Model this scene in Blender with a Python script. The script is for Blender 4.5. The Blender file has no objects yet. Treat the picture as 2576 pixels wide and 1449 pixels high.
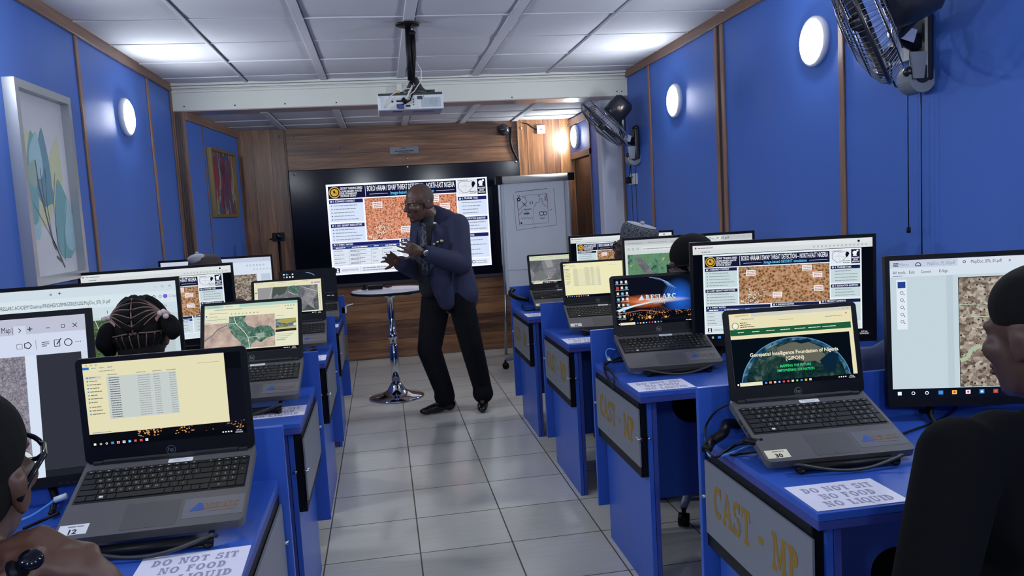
import bpy, math, random
from mathutils import Vector, Matrix, Euler, Quaternion
R_ = random.Random(7)
C = bpy.context.scene.collection
SC = bpy.context.scene
V = Vector
# ------------------------------------------------------------------ camera
W, H, FPX = 2576.0, 1449.0, 1997.17
CAM = V((0.3355, -3.3077, 1.4385))
YAW, PITCH, ROLL = 0.1576, -0.0978, -0.0567
_f = V((math.sin(YAW) * math.cos(PITCH), math.cos(YAW) * math.cos(PITCH), math.sin(PITCH)))
_r = V((math.cos(YAW), -math.sin(YAW), 0)); _u = _r.cross(_f)
CR = _r * math.cos(ROLL) + _u * math.sin(ROLL)
CU = _u * math.cos(ROLL) - _r * math.sin(ROLL)
CF = _f
cd = bpy.data.cameras.new('camera'); cam = bpy.data.objects.new('camera', cd); C.objects.link(cam)
cd.sensor_fit = 'HORIZONTAL'; cd.sensor_width = 36.0; cd.lens = 36.0 * FPX / W; cd.clip_start = 0.05
m = Matrix.Identity(4)
for i in range(3):
    m[i][0] = CR[i]; m[i][1] = CU[i]; m[i][2] = -CF[i]; m[i][3] = CAM[i]
cam.matrix_world = m
SC.camera = cam
SC.view_settings.view_transform = 'Standard'; SC.view_settings.look = 'None'
SC.view_settings.exposure = 0.0; SC.view_settings.gamma = 1.0; SC.view_settings.use_curve_mapping = False
wd = bpy.data.worlds.new('world'); SC.world = wd; wd.use_nodes = True
wd.node_tree.nodes['Background'].inputs[0].default_value = (0.5, 0.55, 0.7, 1); wd.node_tree.nodes['Background'].inputs[1].default_value = 0.05
SC.cycles.max_bounces = 8; SC.cycles.diffuse_bounces = 5; SC.cycles.sample_clamp_indirect = 6.0
LAMP = 158.0          # radiance of the round wall lamps

def ray(x, y): return CF + CR * ((x - W / 2) / FPX) - CU * ((y - H / 2) / FPX)
def atX(x, y, X): d = ray(x, y); return CAM + d * ((X - CAM.x) / d.x)
def atY(x, y, Y): d = ray(x, y); return CAM + d * ((Y - CAM.y) / d.y)
def atZ(x, y, Z): d = ray(x, y); return CAM + d * ((Z - CAM.z) / d.z)

# ------------------------------------------------------------------ materials
def lin(h):
    if isinstance(h, str):
        h = h.lstrip('#'); h = [int(h[i:i + 2], 16) / 255 for i in (0, 2, 4)]
    else: h = [c / 255 for c in h]
    return tuple(c / 12.92 if c <= .04045 else ((c + .055) / 1.055) ** 2.4 for c in h) + (1,)
MATS = {}
class NT:
    def __init__(s, name):
        s.m = bpy.data.materials.new(name); s.m.use_nodes = True; s.t = s.m.node_tree; s.t.nodes.clear()
        s.out = s.n('ShaderNodeOutputMaterial')
    def n(s, typ, **k):
        nd = s.t.nodes.new(typ)
        for a, b in k.items(): setattr(nd, a, b)
        return nd
    def l(s, a, b): s.t.links.new(a, b)
    def obj(s):
        return s.n('ShaderNodeTexCoord').outputs['Object']
    def mapping(s, vec, scale=(1, 1, 1), rot=(0, 0, 0), loc=(0, 0, 0)):
        mp = s.n('ShaderNodeMapping'); mp.inputs['Scale'].default_value = scale; mp.inputs['Rotation'].default_value = rot; mp.inputs['Location'].default_value = loc
        s.l(vec, mp.inputs['Vector']); return mp.outputs[0]
    def noise(s, vec, scale, detail=3, rough=.5, dist=0):
        nd = s.n('ShaderNodeTexNoise'); nd.inputs['Scale'].default_value = scale; nd.inputs['Detail'].default_value = detail
        nd.inputs['Roughness'].default_value = rough; nd.inputs['Distortion'].default_value = dist; s.l(vec, nd.inputs['Vector']); return nd.outputs[0]
    def vor(s, vec, scale, feature='F1', out='Distance'):
        nd = s.n('ShaderNodeTexVoronoi'); nd.feature = feature; nd.inputs['Scale'].default_value = scale; s.l(vec, nd.inputs['Vector']); return nd.outputs[out]
    def ramp(s, fac, stops, const=False):
        nd = s.n('ShaderNodeValToRGB'); cr = nd.color_ramp
        if const: cr.interpolation = 'CONSTANT'
        while len(cr.elements) < len(stops): cr.elements.new(.5)
        for e, (p, c) in zip(cr.elements, stops): e.position = p; e.color = lin(c)
        s.l(fac, nd.inputs[0]); return nd.outputs[0]
    def math(s, op, a, b=None):
        nd = s.n('ShaderNodeMath', operation=op)
        for i, v in enumerate((a, b)):
            if v is None: continue
            if isinstance(v, (int, float)): nd.inputs[i].default_value = v
            else: s.l(v, nd.inputs[i])
        return nd.outputs[0]
    def mix(s, fac, a, b, mode='MIX'):
        nd = s.n('ShaderNodeMix', data_type='RGBA', blend_type=mode)
        for k, v in ((0, fac), (6, a), (7, b)):
            if isinstance(v, (int, float)): nd.inputs[k].default_value = v
            elif isinstance(v, tuple): nd.inputs[k].default_value = v
            else: s.l(v, nd.inputs[k])
        return nd.outputs[2]
    def bsdf(s, col, rough=.5, metal=0, spec=.5, coat=0, bump=None, bstr=.2, bdist=.002):
        b = s.n('ShaderNodeBsdfPrincipled')
        if isinstance(col, tuple): b.inputs['Base Color'].default_value = col
        else: s.l(col, b.inputs['Base Color'])
        if isinstance(rough, (int, float)): b.inputs['Roughness'].default_value = rough
        else: s.l(rough, b.inputs['Roughness'])
        b.inputs['Metallic'].default_value = metal; b.inputs['Specular IOR Level'].default_value = spec
        b.inputs['Coat Weight'].default_value = coat; b.inputs['Coat Roughness'].default_value = .1
        if bump is not None:
            bp = s.n('ShaderNodeBump'); bp.inputs['Strength'].default_value = bstr; bp.inputs['Distance'].default_value = bdist
            s.l(bump, bp.inputs['Height']); s.l(bp.outputs[0], b.inputs['Normal'])
        s.l(b.outputs[0], s.out.inputs[0]); return b
    def emit(s, col, st=1.0):
        e = s.n('ShaderNodeEmission'); e.inputs[1].default_value = st
        if isinstance(col, tuple): e.inputs[0].default_value = col
        else: s.l(col, e.inputs[0])
        s.l(e.outputs[0], s.out.inputs[0])
def mat(name, col, rough=.5, metal=0, spec=.5, coat=0, var=.06, vs=30, bump=0):
    if name in MATS: return MATS[name]
    t = NT(name); o = t.obj(); nz = t.noise(o, vs, 4)
    c = lin(col); a = tuple(x * (1 - var) for x in c[:3]) + (1,); b = tuple(min(1, x * (1 + var)) for x in c[:3]) + (1,)
    colr = t.mix(nz, a, b)
    t.bsdf(colr, rough, metal, spec, coat, nz if bump else None, bump)
    MATS[name] = t.m; return t.m
def E(h, st=1.0):
    k = ('E', str(h), st)
    if k not in MATS:
        t = NT('glow_' + str(h).strip('#')); t.emit(lin(h), st); MATS[k] = t.m
    return MATS[k]
def wood(name, along, across, pw, dark, light, rough=.35, scale=1.0):
    """planks running along one axis, boundaries every pw metres across the other"""
    if name in MATS: return MATS[name]
    t = NT(name); o = t.obj(); sx = t.n('ShaderNodeSeparateXYZ'); t.l(o, sx.inputs[0])
    A = sx.outputs['XYZ'.index(along)]; B = sx.outputs['XYZ'.index(across)]
    q = t.math('DIVIDE', B, pw); idx = t.math('FLOOR', q); fr = t.math('FRACT', q)
    wn = t.n('ShaderNodeTexWhiteNoise', noise_dimensions='1D'); t.l(idx, wn.inputs['W'])
    sc = [1.0, 1.0, 1.0]; sc['XYZ'.index(along)] = .06
    off = t.n('ShaderNodeCombineXYZ'); t.l(t.math('MULTIPLY', wn.outputs[0], 9.0), off.inputs[0]); t.l(t.math('MULTIPLY', wn.outputs[0], 5.0), off.inputs[2])
    ad = t.n('ShaderNodeVectorMath', operation='ADD'); t.l(o, ad.inputs[0]); t.l(off.outputs[0], ad.inputs[1])
    mp = t.mapping(ad.outputs[0], tuple(sc))
    g = t.noise(mp, 22 * scale, 6, .62, .6); g2 = t.noise(mp, 90 * scale, 3, .6)
    gm = t.math('ADD', t.math('MULTIPLY', g, .8), t.math('MULTIPLY', g2, .2))
    gm = t.math('ADD', gm, t.math('MULTIPLY', t.math('SUBTRACT', wn.outputs[0], .5), .22))
    col = t.ramp(gm, [(.3, dark), (.5, tuple((a + b) / 2 for a, b in zip(dark, light))), (.68, light)])
    edge = t.math('LESS_THAN', fr, .012 / pw * .35)
    col = t.mix(edge, col, lin((28, 18, 14)))
    t.bsdf(col, rough, bump=gm, bstr=.08); MATS[name] = t.m; return t.m

def tiles():
    t = NT('ceramic_tile'); o = t.obj(); sx = t.n('ShaderNodeSeparateXYZ'); t.l(o, sx.inputs[0])
    def edge(c):
        fr = t.math('FRACT', t.math('ADD', t.math('DIVIDE', c, .4), 50.0)); d = t.math('ABSOLUTE', t.math('SUBTRACT', fr, .5))
        return t.math('GREATER_THAN', d, .4925)
    g = t.math('MAXIMUM', edge(sx.outputs[0]), edge(sx.outputs[1]))
    idx = t.math('FLOOR', t.math('DIVIDE', sx.outputs[0], .4)); idy = t.math('FLOOR', t.math('DIVIDE', sx.outputs[1], .4))
    cb = t.n('ShaderNodeCombineXYZ'); t.l(idx, cb.inputs[0]); t.l(idy, cb.inputs[1])
    wn = t.n('ShaderNodeTexWhiteNoise', noise_dimensions='3D'); t.l(cb.outputs[0], wn.inputs['Vector'])
    st = t.noise(t.mapping(o, (1.2, 18, 1)), 3.0, 5, .6)
    cl = t.noise(o, 1.7, 3, .5)
    k = t.math('ADD', t.math('ADD', t.math('MULTIPLY', st, .35), t.math('MULTIPLY', wn.outputs[0], .25)), t.math('MULTIPLY', cl, .4))
    col = t.ramp(k, [(.3, (194, 190, 177)), (.55, (209, 205, 194)), (.75, (218, 214, 204))])
    col = t.mix(g, col, lin((84, 78, 66)))
    rg = t.math('ADD', t.math('MULTIPLY', st, .14), t.math('ADD', t.math('MULTIPLY', g, .5), .13))
    t.bsdf(col, rg, spec=.5, bump=t.math('ADD', t.math('MULTIPLY', g, -1.0), t.math('MULTIPLY', st, .06)), bstr=.35, bdist=.002)
    return t.m
def laminate(name, col, rough=.33, var=.08):
    t = NT(name); o = t.obj(); a = t.noise(t.mapping(o, (1, 1, .15)), 6, 3); b = t.noise(o, 120, 2)
    c = lin(col); lo = tuple(x * (1 - var) for x in c[:3]) + (1,); hi = tuple(x * (1 + var) for x in c[:3]) + (1,)
    t.bsdf(t.mix(a, lo, hi), t.math('ADD', t.math('MULTIPLY', a, .08), rough - .04), spec=.35, bump=b, bstr=.03, bdist=.0005)
    return t.m
TILE = tiles()
WALLBLUE = laminate('blue_wall_laminate', (64, 104, 184), .5)
DESKBLUE = laminate('blue_desk_laminate', (48, 86, 176), .32)
DESKEDGE = laminate('blue_edge_band', (54, 66, 138), .4)
TRIM = wood('brown_trim_wood', 'Z', 'Y', 3.0, (104, 76, 62), (150, 112, 92), .5)
TRIMH = wood('brown_cornice_wood', 'Y', 'Z', 3.0, (98, 74, 60), (142, 108, 90), .5)
WOODH = wood('horizontal_wood_panel', 'X', 'Z', .19, (74, 48, 36), (170, 120, 78), .34)
WOODV = wood('vertical_wood_panel', 'Z', 'X', .17, (70, 46, 35), (178, 122, 74), .34)
DOORW = wood('dark_wood_door', 'Z', 'Y', .25, (48, 32, 26), (96, 64, 50), .22)
CEIL = mat('white_ceiling_board', (190, 190, 195), .8, var=.04, vs=3)
WHITEP = mat('white_paint', (206, 206, 200), .6, var=.03, vs=6)
PILLAR = mat('grey_white_paint', (196, 198, 208), .6, var=.03)
BLACK = mat('black_plastic', (14, 15, 20), .45, spec=.18)
GLOSSB = mat('glossy_black', (9, 12, 24), .13, spec=.22)
DARKG = mat('dark_grey_plastic', (44, 44, 47), .45)
CHASSIS = mat('charcoal_laptop_shell', (84, 82, 84), .42, var=.04)
KEYM = mat('black_key', (20, 20, 24), .5)
KEYL = mat('key_legend', (200, 200, 205), .5)
SILVER = mat('brushed_silver_plate', (126, 130, 138), .42, .2, var=.05)
GOLD = mat('gold_letter', (150, 118, 34), .45, .25)
CHROME = mat('chrome', (200, 202, 208), .07, 1.0, var=.01)
STEEL = mat('steel', (170, 172, 178), .3, 1.0)
PAPER = mat('white_paper', (226, 224, 240), .5, var=.02)
PRINT = mat('grey_print', (150, 148, 172), .6)
STICK = mat('cream_sticker', (226, 218, 186), .55, var=.02)
WSTICK = mat('white_sticker', (226, 226, 226), .5, var=.02)
INK = mat('black_ink', (26, 26, 30), .6)
BOARD = mat('flipchart_paper', (226, 230, 236), .6, var=.02, vs=4)
CABLEB = mat('blue_cable', (70, 130, 205), .45)
CABLEW = mat('white_cable', (205, 203, 196), .5)
CLEAR = mat('clear_plug', (196, 206, 214), .2)
SKIN = mat('dark_brown_skin', (84, 56, 44), .48, var=.1, vs=60, bump=.05)
SKIN2 = mat('deep_brown_skin', (70, 46, 38), .5, var=.1, vs=60, bump=.05)
HAIR = mat('black_hair', (9, 8, 9), .9, spec=.2, var=.4, vs=400, bump=.8)
NAVY = mat('navy_suit_wool', (34, 38, 66), .85, var=.16, vs=500, bump=.1)
BLACKC = mat('black_cloth', (5, 6, 9), .95, spec=.12, var=.2, vs=300, bump=.1)
SHOE = mat('black_leather', (14, 14, 17), .22)
RED = mat('red', (190, 40, 40), .5)

# ------------------------------------------------------------------ mesh builder
class MB:
    def __init__(s): s.v = []; s.f = []; s.mi = []; s.mats = []; s.sm = []
    def m(s, mt):
        if mt not in s.mats: s.mats.append(mt)
        return s.mats.index(mt)
    def add(s, vs, fs, mt, smooth=False):
        o = len(s.v); i = s.m(mt); s.v.extend([tuple(p) for p in vs])
        for f in fs: s.f.append(tuple(o + k for k in f)); s.mi.append(i); s.sm.append(smooth)
    def box(s, c, size, mt, ax=None):
        c = V(c); ex, ey, ez = ax if ax else (V((1, 0, 0)), V((0, 1, 0)), V((0, 0, 1)))
        hx, hy, hz = ex * size[0] / 2, ey * size[1] / 2, ez * size[2] / 2
        p = [c + a * hx + b * hy + d * hz for d in (-1, 1) for b in (-1, 1) for a in (-1, 1)]
        s.add(p, [(0, 2, 3, 1), (4, 5, 7, 6), (0, 1, 5, 4), (2, 6, 7, 3), (0, 4, 6, 2), (1, 3, 7, 5)], mt)
    def bb(s, lo, hi, mt):
        s.box([(a + b) / 2 for a, b in zip(lo, hi)], [abs(b - a) for a, b in zip(lo, hi)], mt)
    def frame(s, d):
        d = d.normalized(); a = V((0, 0, 1)) if abs(d.z) < .9 else V((1, 0, 0)); x = a.cross(d).normalized(); return x, d.cross(x)
    def tube(s, pts, r, mt, n=8, caps=True, smooth=True):
        pts = [V(p) for p in pts]; rr = r if isinstance(r, (list, tuple)) else [r] * len(pts)
        vs = []; x = None
        for i, p in enumerate(pts):
            d = (pts[min(i + 1, len(pts) - 1)] - pts[max(i - 1, 0)])
            if d.length < 1e-9: d = V((0, 0, 1))
            d.normalize()
            if x is None: x, y = s.frame(d)
            else:
                x = (x - d * x.dot(d));
                if x.length < 1e-6: x, y = s.frame(d)
                x.normalize(); y = d.cross(x)
            for k in range(n):
                a = 2 * math.pi * k / n; vs.append(p + (x * math.cos(a) + y * math.sin(a)) * rr[i])
        fs = []
        for i in range(len(pts) - 1):
            for k in range(n): fs.append((i * n + k, i * n + (k + 1) % n, (i + 1) * n + (k + 1) % n, (i + 1) * n + k))
        if caps: fs.append(tuple(range(n - 1, -1, -1))); fs.append(tuple((len(pts) - 1) * n + k for k in range(n)))
        s.add(vs, fs, mt, smooth)
    def cyl(s, a, b, r, mt, n=20, r2=None): s.tube([a, b], [r, r if r2 is None else r2], mt, n)
    def lathe(s, prof, c, mt, d=(0, 0, 1), n=32, smooth=True):
        d = V(d).normalized(); x, y = s.frame(d); c = V(c); vs = []
        for r, z in prof:
            for k in range(n):
                a = 2 * math.pi * k / n; vs.append(c + d * z + (x * math.cos(a) + y * math.sin(a)) * r)
        fs = []
        for i in range(len(prof) - 1):
            for k in range(n): fs.append((i * n + k, i * n + (k + 1) % n, (i + 1) * n + (k + 1) % n, (i + 1) * n + k))
        fs.append(tuple(range(n - 1, -1, -1))); fs.append(tuple((len(prof) - 1) * n + k for k in range(n)))
        s.add(vs, fs, mt, smooth)
    def prism(s, poly, o, ex, ey, th, mt):
        o, ex, ey = V(o), V(ex), V(ey); ez = ex.cross(ey).normalized() * th; n = len(poly)
        vs = [o + ex * a + ey * b for a, b in poly] + [o + ex * a + ey * b + ez for a, b in poly]
        fs = [tuple(range(n - 1, -1, -1)), tuple(range(n, 2 * n))] + [(k, (k + 1) % n, n + (k + 1) % n, n + k) for k in range(n)]
        s.add(vs, fs, mt)
    def ell(s, c, rad, mt, ax=None, n=20, mm=12):
        c = V(c); ex, ey, ez = [V(a) for a in ax] if ax else (V((1, 0, 0)), V((0, 1, 0)), V((0, 0, 1)))
        vs = [c - ez * rad[2]]
        for i in range(1, mm):
            t = math.pi * i / mm - math.pi / 2
            for k in range(n):
                a = 2 * math.pi * k / n
                vs.append(c + ex * (rad[0] * math.cos(t) * math.cos(a)) + ey * (rad[1] * math.cos(t) * math.sin(a)) + ez * (rad[2] * math.sin(t)))
        vs.append(c + ez * rad[2]); fs = []
        for k in range(n): fs.append((0, 1 + (k + 1) % n, 1 + k))
        for i in range(mm - 2):
            for k in range(n): fs.append((1 + i * n + k, 1 + i * n + (k + 1) % n, 1 + (i + 1) * n + (k + 1) % n, 1 + (i + 1) * n + k))
        L = len(vs) - 1; b = 1 + (mm - 2) * n
        for k in range(n): fs.append((b + k, b + (k + 1) % n, L))
        s.add(vs, fs, mt, True)
    def cap(s, a, b, ra, rb, mt, n=14):
        a, b = V(a), V(b); d = b - a; L = d.length
        if L < 1e-6: return s.ell(a, (ra,) * 3, mt, n=n, mm=8)
        d.normalize(); pts = []; rs = []
        for i in range(5):
            t = math.pi / 2 * i / 4; pts.append(a - d * ra * math.cos(t)); rs.append(max(ra * math.sin(t), 1e-4))
        for i in range(5):
            t = math.pi / 2 * i / 4; pts.append(b + d * rb * math.sin(t)); rs.append(max(rb * math.cos(t), 1e-4))
        s.tube(pts, rs, mt, n)
    def build(s, name, parent=None, bevel=0, rem=0, smooth=0, seg=2, sub=0):
        me = bpy.data.meshes.new(name)
        off = parent.location.copy() if parent is not None else V((0, 0, 0))
        q = parent
        while q is not None and q.parent is not None: q = q.parent; off += q.location
        me.from_pydata([tuple(V(p) - off) for p in s.v], [], s.f)
        for mt in s.mats: me.materials.append(mt)
        me.polygons.foreach_set('material_index', s.mi); me.polygons.foreach_set('use_smooth', s.sm); me.update()
        o = bpy.data.objects.new(name, me); C.objects.link(o)
        if parent is not None: o.parent = parent
        if bevel:
            b = o.modifiers.new('bevel', 'BEVEL'); b.width = bevel; b.segments = seg; b.limit_method = 'ANGLE'; b.angle_limit = .7
        if rem:
            r = o.modifiers.new('remesh', 'REMESH'); r.mode = 'VOXEL'; r.voxel_size = rem; r.use_smooth_shade = True
        if smooth:
            k = o.modifiers.new('smooth', 'SMOOTH'); k.iterations = smooth; k.factor = .5
        return o
def tag(o, label, cat, group=None, kind=None):
    o['label'] = label; o['category'] = cat
    if group: o['group'] = group
    if kind: o['kind'] = kind
    return o
def thing(name, label, cat, loc=(0, 0, 0), group=None):
    o = bpy.data.objects.new(name, None); C.objects.link(o); o.location = loc; o.empty_display_size = .1
    return tag(o, label, cat, group)
def struct(o): o['kind'] = 'structure'; return o
def dup(root, loc=None, rz=None, label=None):
    r = root.copy(); C.objects.link(r)
    def rec(a, b):
        for ch in list(a.children):
            if ch.name.endswith('#'): continue
            k = ch.copy(); C.objects.link(k); k.parent = b; rec(ch, k)
    rec(root, r)
    if loc is not None: r.location = loc
    if rz is not None: r.rotation_euler.z = rz
    if label: r['label'] = label
    return r

# ------------------------------------------------------------------ lettering
_tc = {}
def glyphs(txt, bold=0):
    k = (txt, bold)
    if k not in _tc:
        cu = bpy.data.curves.new('t', 'FONT'); cu.body = txt; cu.size = 1; cu.resolution_u = 2; cu.offset = bold; cu.fill_mode = 'FRONT'
        ob = bpy.data.objects.new('t', cu); me = ob.to_mesh()
        vs = [(v.co.x, v.co.y) for v in me.vertices]; fs = [tuple(p.vertices) for p in me.polygons]
        ob.to_mesh_clear(); bpy.data.objects.remove(ob); bpy.data.curves.remove(cu)
        x0 = min((a for a, b in vs), default=0); x1 = max((a for a, b in vs), default=1)
        _tc[k] = (vs, fs, x0, x1)
    return _tc[k]
def ring(cx, cy, rx, ry, tx, ty, a0, a1, n=18):
    out = []
    for i in range(n):
        a, b = [math.radians(a0 + (a1 - a0) * (i + j) / n) for j in (0, 1)]
        out.append([(cx + rx * math.cos(a), cy + ry * math.sin(a)), (cx + rx * math.cos(b), cy + ry * math.sin(b)),
                    (cx + (rx - tx) * math.cos(b), cy + (ry - ty) * math.sin(b)), (cx + (rx - tx) * math.cos(a), cy + (ry - ty) * math.sin(a))])
    return out
def rc(x0, y0, x1, y1): return [(x0, y0), (x1, y0), (x1, y1), (x0, y1)]
def slab(ch):
    """slab-serif capitals, cap height 1"""
    T = .26; B = .16
    def ser(x, top=True, bot=True):
        o = []
        if top: o.append(rc(x - .09, 1 - B, x + T + .09, 1))
        if bot: o.append(rc(x - .09, 0, x + T + .09, B))
        return o
    st = lambda x: rc(x, 0, x + T, 1)
    if ch == 'I': return [st(.1)] + ser(.1), .4
    if ch == 'L': return [st(.1)] + ser(.1, True, True) + [rc(.3, 0, .72, B), rc(.62, 0, .72, .34)], .78
    if ch == 'T': return [st(.3)] + ser(.3, False) + [rc(0, 1 - B, .8, 1), rc(0, .68, .1, 1), rc(.7, .68, .8, 1)], .8
    if ch in 'FE':
        o = [st(.1)] + ser(.1) + [rc(.3, 1 - B, .75, 1), rc(.65, .7, .75, 1), rc(.3, .46, .56, .46 + B), rc(.5, .38, .58, .66)]
        if ch == 'E': o += [rc(.3, 0, .77, B), rc(.67, 0, .77, .32)]
        return o, .8
    if ch == 'D': return [st(.1)] + ser(.1, True, True) + ring(.3, .5, .55, .5, T + .02, B, -90, 90), .9
    if ch in 'OQ': return ring(.46, .5, .46, .5, T, B, 0, 360, 30) + ([[(.46, .2), (.62, .26), (.98, -.12), (.76, -.16)]] if ch == 'Q' else []), .94
    if ch == 'C': return ring(.46, .5, .46, .5, T, B, 45, 320, 24) + [rc(.74, .66, .84, 1)], .88
    if ch == 'U': return [rc(.1, .35, .3, 1), rc(.68, .35, .82, 1)] + ser(.1, True, False) + [rc(.58, 1 - B, .92, 1)] + ring(.46, .36, .36, .36, .19, B, 180, 360), .95
    if ch == 'S':
        return ring(.38, .73, .33, .27, .19, B, 20, 235, 16) + ring(.38, .29, .36, .29, .19, B, -160, 85, 18) + [[(.12, .62), (.3, .55), (.6, .36), (.5, .5)], rc(.6, .7, .7, 1), rc(.02, 0, .12, .32)], .78
    if ch == 'N': return [rc(.12, 0, .24, 1), rc(.76, 0, .88, 1), [(.12, 1), (.36, 1), (.88, 0), (.64, 0)], rc(0, 0, .36, B), rc(.62, 1 - B, 1, 1), rc(0, 1 - B, .2, 1)], 1.0
    if ch == 'A': return [[(.06, .04), (.2, .04), (.5, 1), (.38, 1)], [(.38, 1), (.6, 1), (.94, .04), (.7, .04)], rc(.25, .28, .72, .28 + B), rc(0, 0, .3, B), rc(.6, 0, 1.02, B)], 1.0
    if ch in 'RP':
        o = [st(.1)] + ser(.1) + ring(.3, .74, .46, .26, T, B, -90, 90)
        if ch == 'R': o += [[(.4, .5), (.62, .5), (.92, 0), (.66, 0)], rc(.62, 0, 1.0, B)]
        return o, .98 if ch == 'R' else .82
    if ch == 'M': return [rc(.12, 0, .24, 1), rc(.86, 0, 1.06, 1), [(.12, 1), (.36, 1), (.68, .12), (.52, .12)], [(.52, .12), (.66, .12), (1.06, 1), (.86, 1)], rc(0, 0, .36, B), rc(.78, 0, 1.16, B), rc(0, 1 - B, .24, 1), rc(.94, 1 - B, 1.16, 1)], 1.18
    if ch == '-': return [rc(.1, .38, .5, .56)], .6
    return [], .45
class Canvas:
    """a flat face with u to the right and v downwards, both 0..1"""
    def __init__(s, mb, tl, ex, ey, w, h, lay=.00025):
        s.mb, s.tl, s.ex, s.ey, s.w, s.h, s.lay = mb, V(tl), V(ex), V(ey), w, h, lay; s.n = s.ex.cross(s.ey) * -1
        s.u0 = s.v0 = 0.0; s.su = s.sv = 1.0; s.k0 = 0
    def sub(s, u0, v0, u1, v1, k=0):
        c = Canvas(s.mb, s.tl, s.ex, s.ey, s.w, s.h, s.lay)
        c.u0 = s.u0 + u0 * s.su; c.v0 = s.v0 + v0 * s.sv; c.su = (u1 - u0) * s.su; c.sv = (v1 - v0) * s.sv; c.k0 = s.k0 + k; return c
    def P(s, u, v, k): return s.tl + s.ex * ((s.u0 + u * s.su) * s.w) + s.ey * ((s.v0 + v * s.sv) * s.h) + s.n * (s.lay * (k + s.k0))
    def poly(s, pts, mt, k=1): s.mb.add([s.P(u, v, k) for u, v in pts], [tuple(range(len(pts)))], mt)
    def rect(s, u0, v0, u1, v1, mt, k=1): s.poly([(u0, v1), (u1, v1), (u1, v0), (u0, v0)], mt, k)
    def asp(s): return (s.su * s.w) / (s.sv * s.h)
    def disc(s, u, v, r, mt, k=2, n=20, r0=0):
        a = s.asp()
        P = lambda q, t: (u + q / a * math.cos(t), v - q * math.sin(t))
        for i in range(n):
            t0, t1 = 2 * math.pi * i / n, 2 * math.pi * (i + 1) / n
            if r0: s.poly([P(r0, t0), P(r, t0), P(r, t1), P(r0, t1)], mt, k)
            else: s.poly([(u, v), P(r, t0), P(r, t1)], mt, k)
    def line(s, pts, wd, mt, k=2):
        a = s.asp()
        for (u0, v0), (u1, v1) in zip(pts, pts[1:]):
            dx, dy = (u1 - u0) * a, v1 - v0; L = math.hypot(dx, dy) or 1e-6; nx, ny = -dy / L * wd / 2, dx / L * wd / 2
            s.poly([(u0 + nx / a, v0 + ny), (u0 - nx / a, v0 - ny), (u1 - nx / a, v1 - ny), (u1 + nx / a, v1 + ny)][::-1], mt, k)
    def text(s, txt, u, v, size, mt, k=3, align='l', bold=0, fit=None, stretch=1.0):
        """v = baseline, size = em height as a share of v; fit = width in u"""
        vs, fs, x0, x1 = glyphs(txt, bold); hm = size * s.sv * s.h
        sx = hm / (s.su * s.w) * stretch
        if fit: sx = fit / max(x1 - x0, 1e-6)
        wd = (x1 - x0) * sx; o = u - (0 if align == 'l' else wd / 2 if align == 'c' else wd)
        s.mb.add([s.P(o + (a - x0) * sx, v - b * size, k) for a, b in vs], fs, mt)
    def slabtext(s, txt, u, v, size, mt, k=3, fit=None, gap=.12, bold=None):
        gl = [slab(c) for c in txt]; tot = sum(w + gap for _, w in gl) - gap
        sx = (fit / tot) if fit else size * s.sv * s.h / (s.su * s.w); x = 0
        for ps, w in gl:
            for ip, p in enumerate(ps):
                q = [(u + (x + a) * sx, v - b * size) for a, b in p]
                ar = sum(q[i][0] * q[(i + 1) % len(q)][1] - q[(i + 1) % len(q)][0] * q[i][1] for i in range(len(q)))
                s.poly(q if ar < 0 else q[::-1], mt, k + .045 * ip)
            x += w + gap
    def words(s, u0, u1, v, h, mt, k=3, rng=R_, dens=.95):
        """a line of print too small to read"""
        u = u0
        h = h * .72
        while u < u1 - .002:
            w = min(rng.uniform(1.6, 5.2) * h / s.asp(), u1 - u); s.rect(u, v - h / 2, u + w * dens, v + h / 2, mt, k); u += w + h * .3 / s.asp()
# ------------------------------------------------------------------ the room
XL, XR, ZC, YB, YF = -1.21, 2.47, 2.56, 4.84, -4.7
BY, BZ, ZR = 3.30, 2.346, 2.352
def quadwall(name, lo, hi, mt):
    b = MB(); b.bb(lo, hi, mt); return struct(b.build(name))
fl = MB(); fl.bb((-1.5, YF, -.06), (2.8, 5.1, 0), TILE); struct(fl.build('floor'))
w_l = MB(); w_l.bb((XL - .1, YF, 0), (XL, BY, ZC + .1), WALLBLUE); W_L = struct(w_l.build('wall_left'))
w_r = MB(); w_r.bb((XR, YF, 0), (XR + .1, 3.50, ZC + .1), WALLBLUE); struct(w_r.build('wall_right'))
# rear part of the left wall, a little further in and slightly turned
RL0, RL1 = V((-1.115, BY, 0)), V((-.985, YB, 0)); RLd = (RL1 - RL0).normalized(); RLn = V((RLd.y, -RLd.x, 0))
b = MB(); b.box((RL0 + RL1) / 2 - RLn * .05 + V((0, 0, 1.2)), ((RL1 - RL0).length, .1, 2.4), WALLBLUE, (RLd, RLn, V((0, 0, 1)))); struct(b.build('wall_left_rear'))
b = MB(); b.bb((XL, BY, 0), (-1.115, BY + .1, BZ), wood('post_wood', 'Z', 'X', .018, (52, 40, 34), (112, 84, 66), .45)); struct(b.build('wall_left_return'))
# back wall clad in wood
b = MB(); b.bb((-.54, YB, 0), (1.775, YB + .1, 2.4), WOODH)
for px, py in ((1270, 318), (1024, 399), (858, 375), (742, 345)):
    p = atY(px, py, YB); b.ell(p, (.011, .008, .011), STEEL, n=10, mm=6)
struct(b.build('wall_back'))
for nm, x0, x1 in (('wall_back_left', -1.0, -.54), ('wall_back_right', 1.775, 2.36)):
    b = MB(); b.bb((x0, YB - .02, 0), (x1, YB + .1, 2.4), WOODV)
    for px, py in (((704, 344),) if x0 < 0 else ((1310, 322), (1425, 316))):
        p = atY(px, py, YB - .02); b.ell(p, (.012, .009, .012), STEEL, n=10, mm=6)
    struct(b.build(nm))
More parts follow.
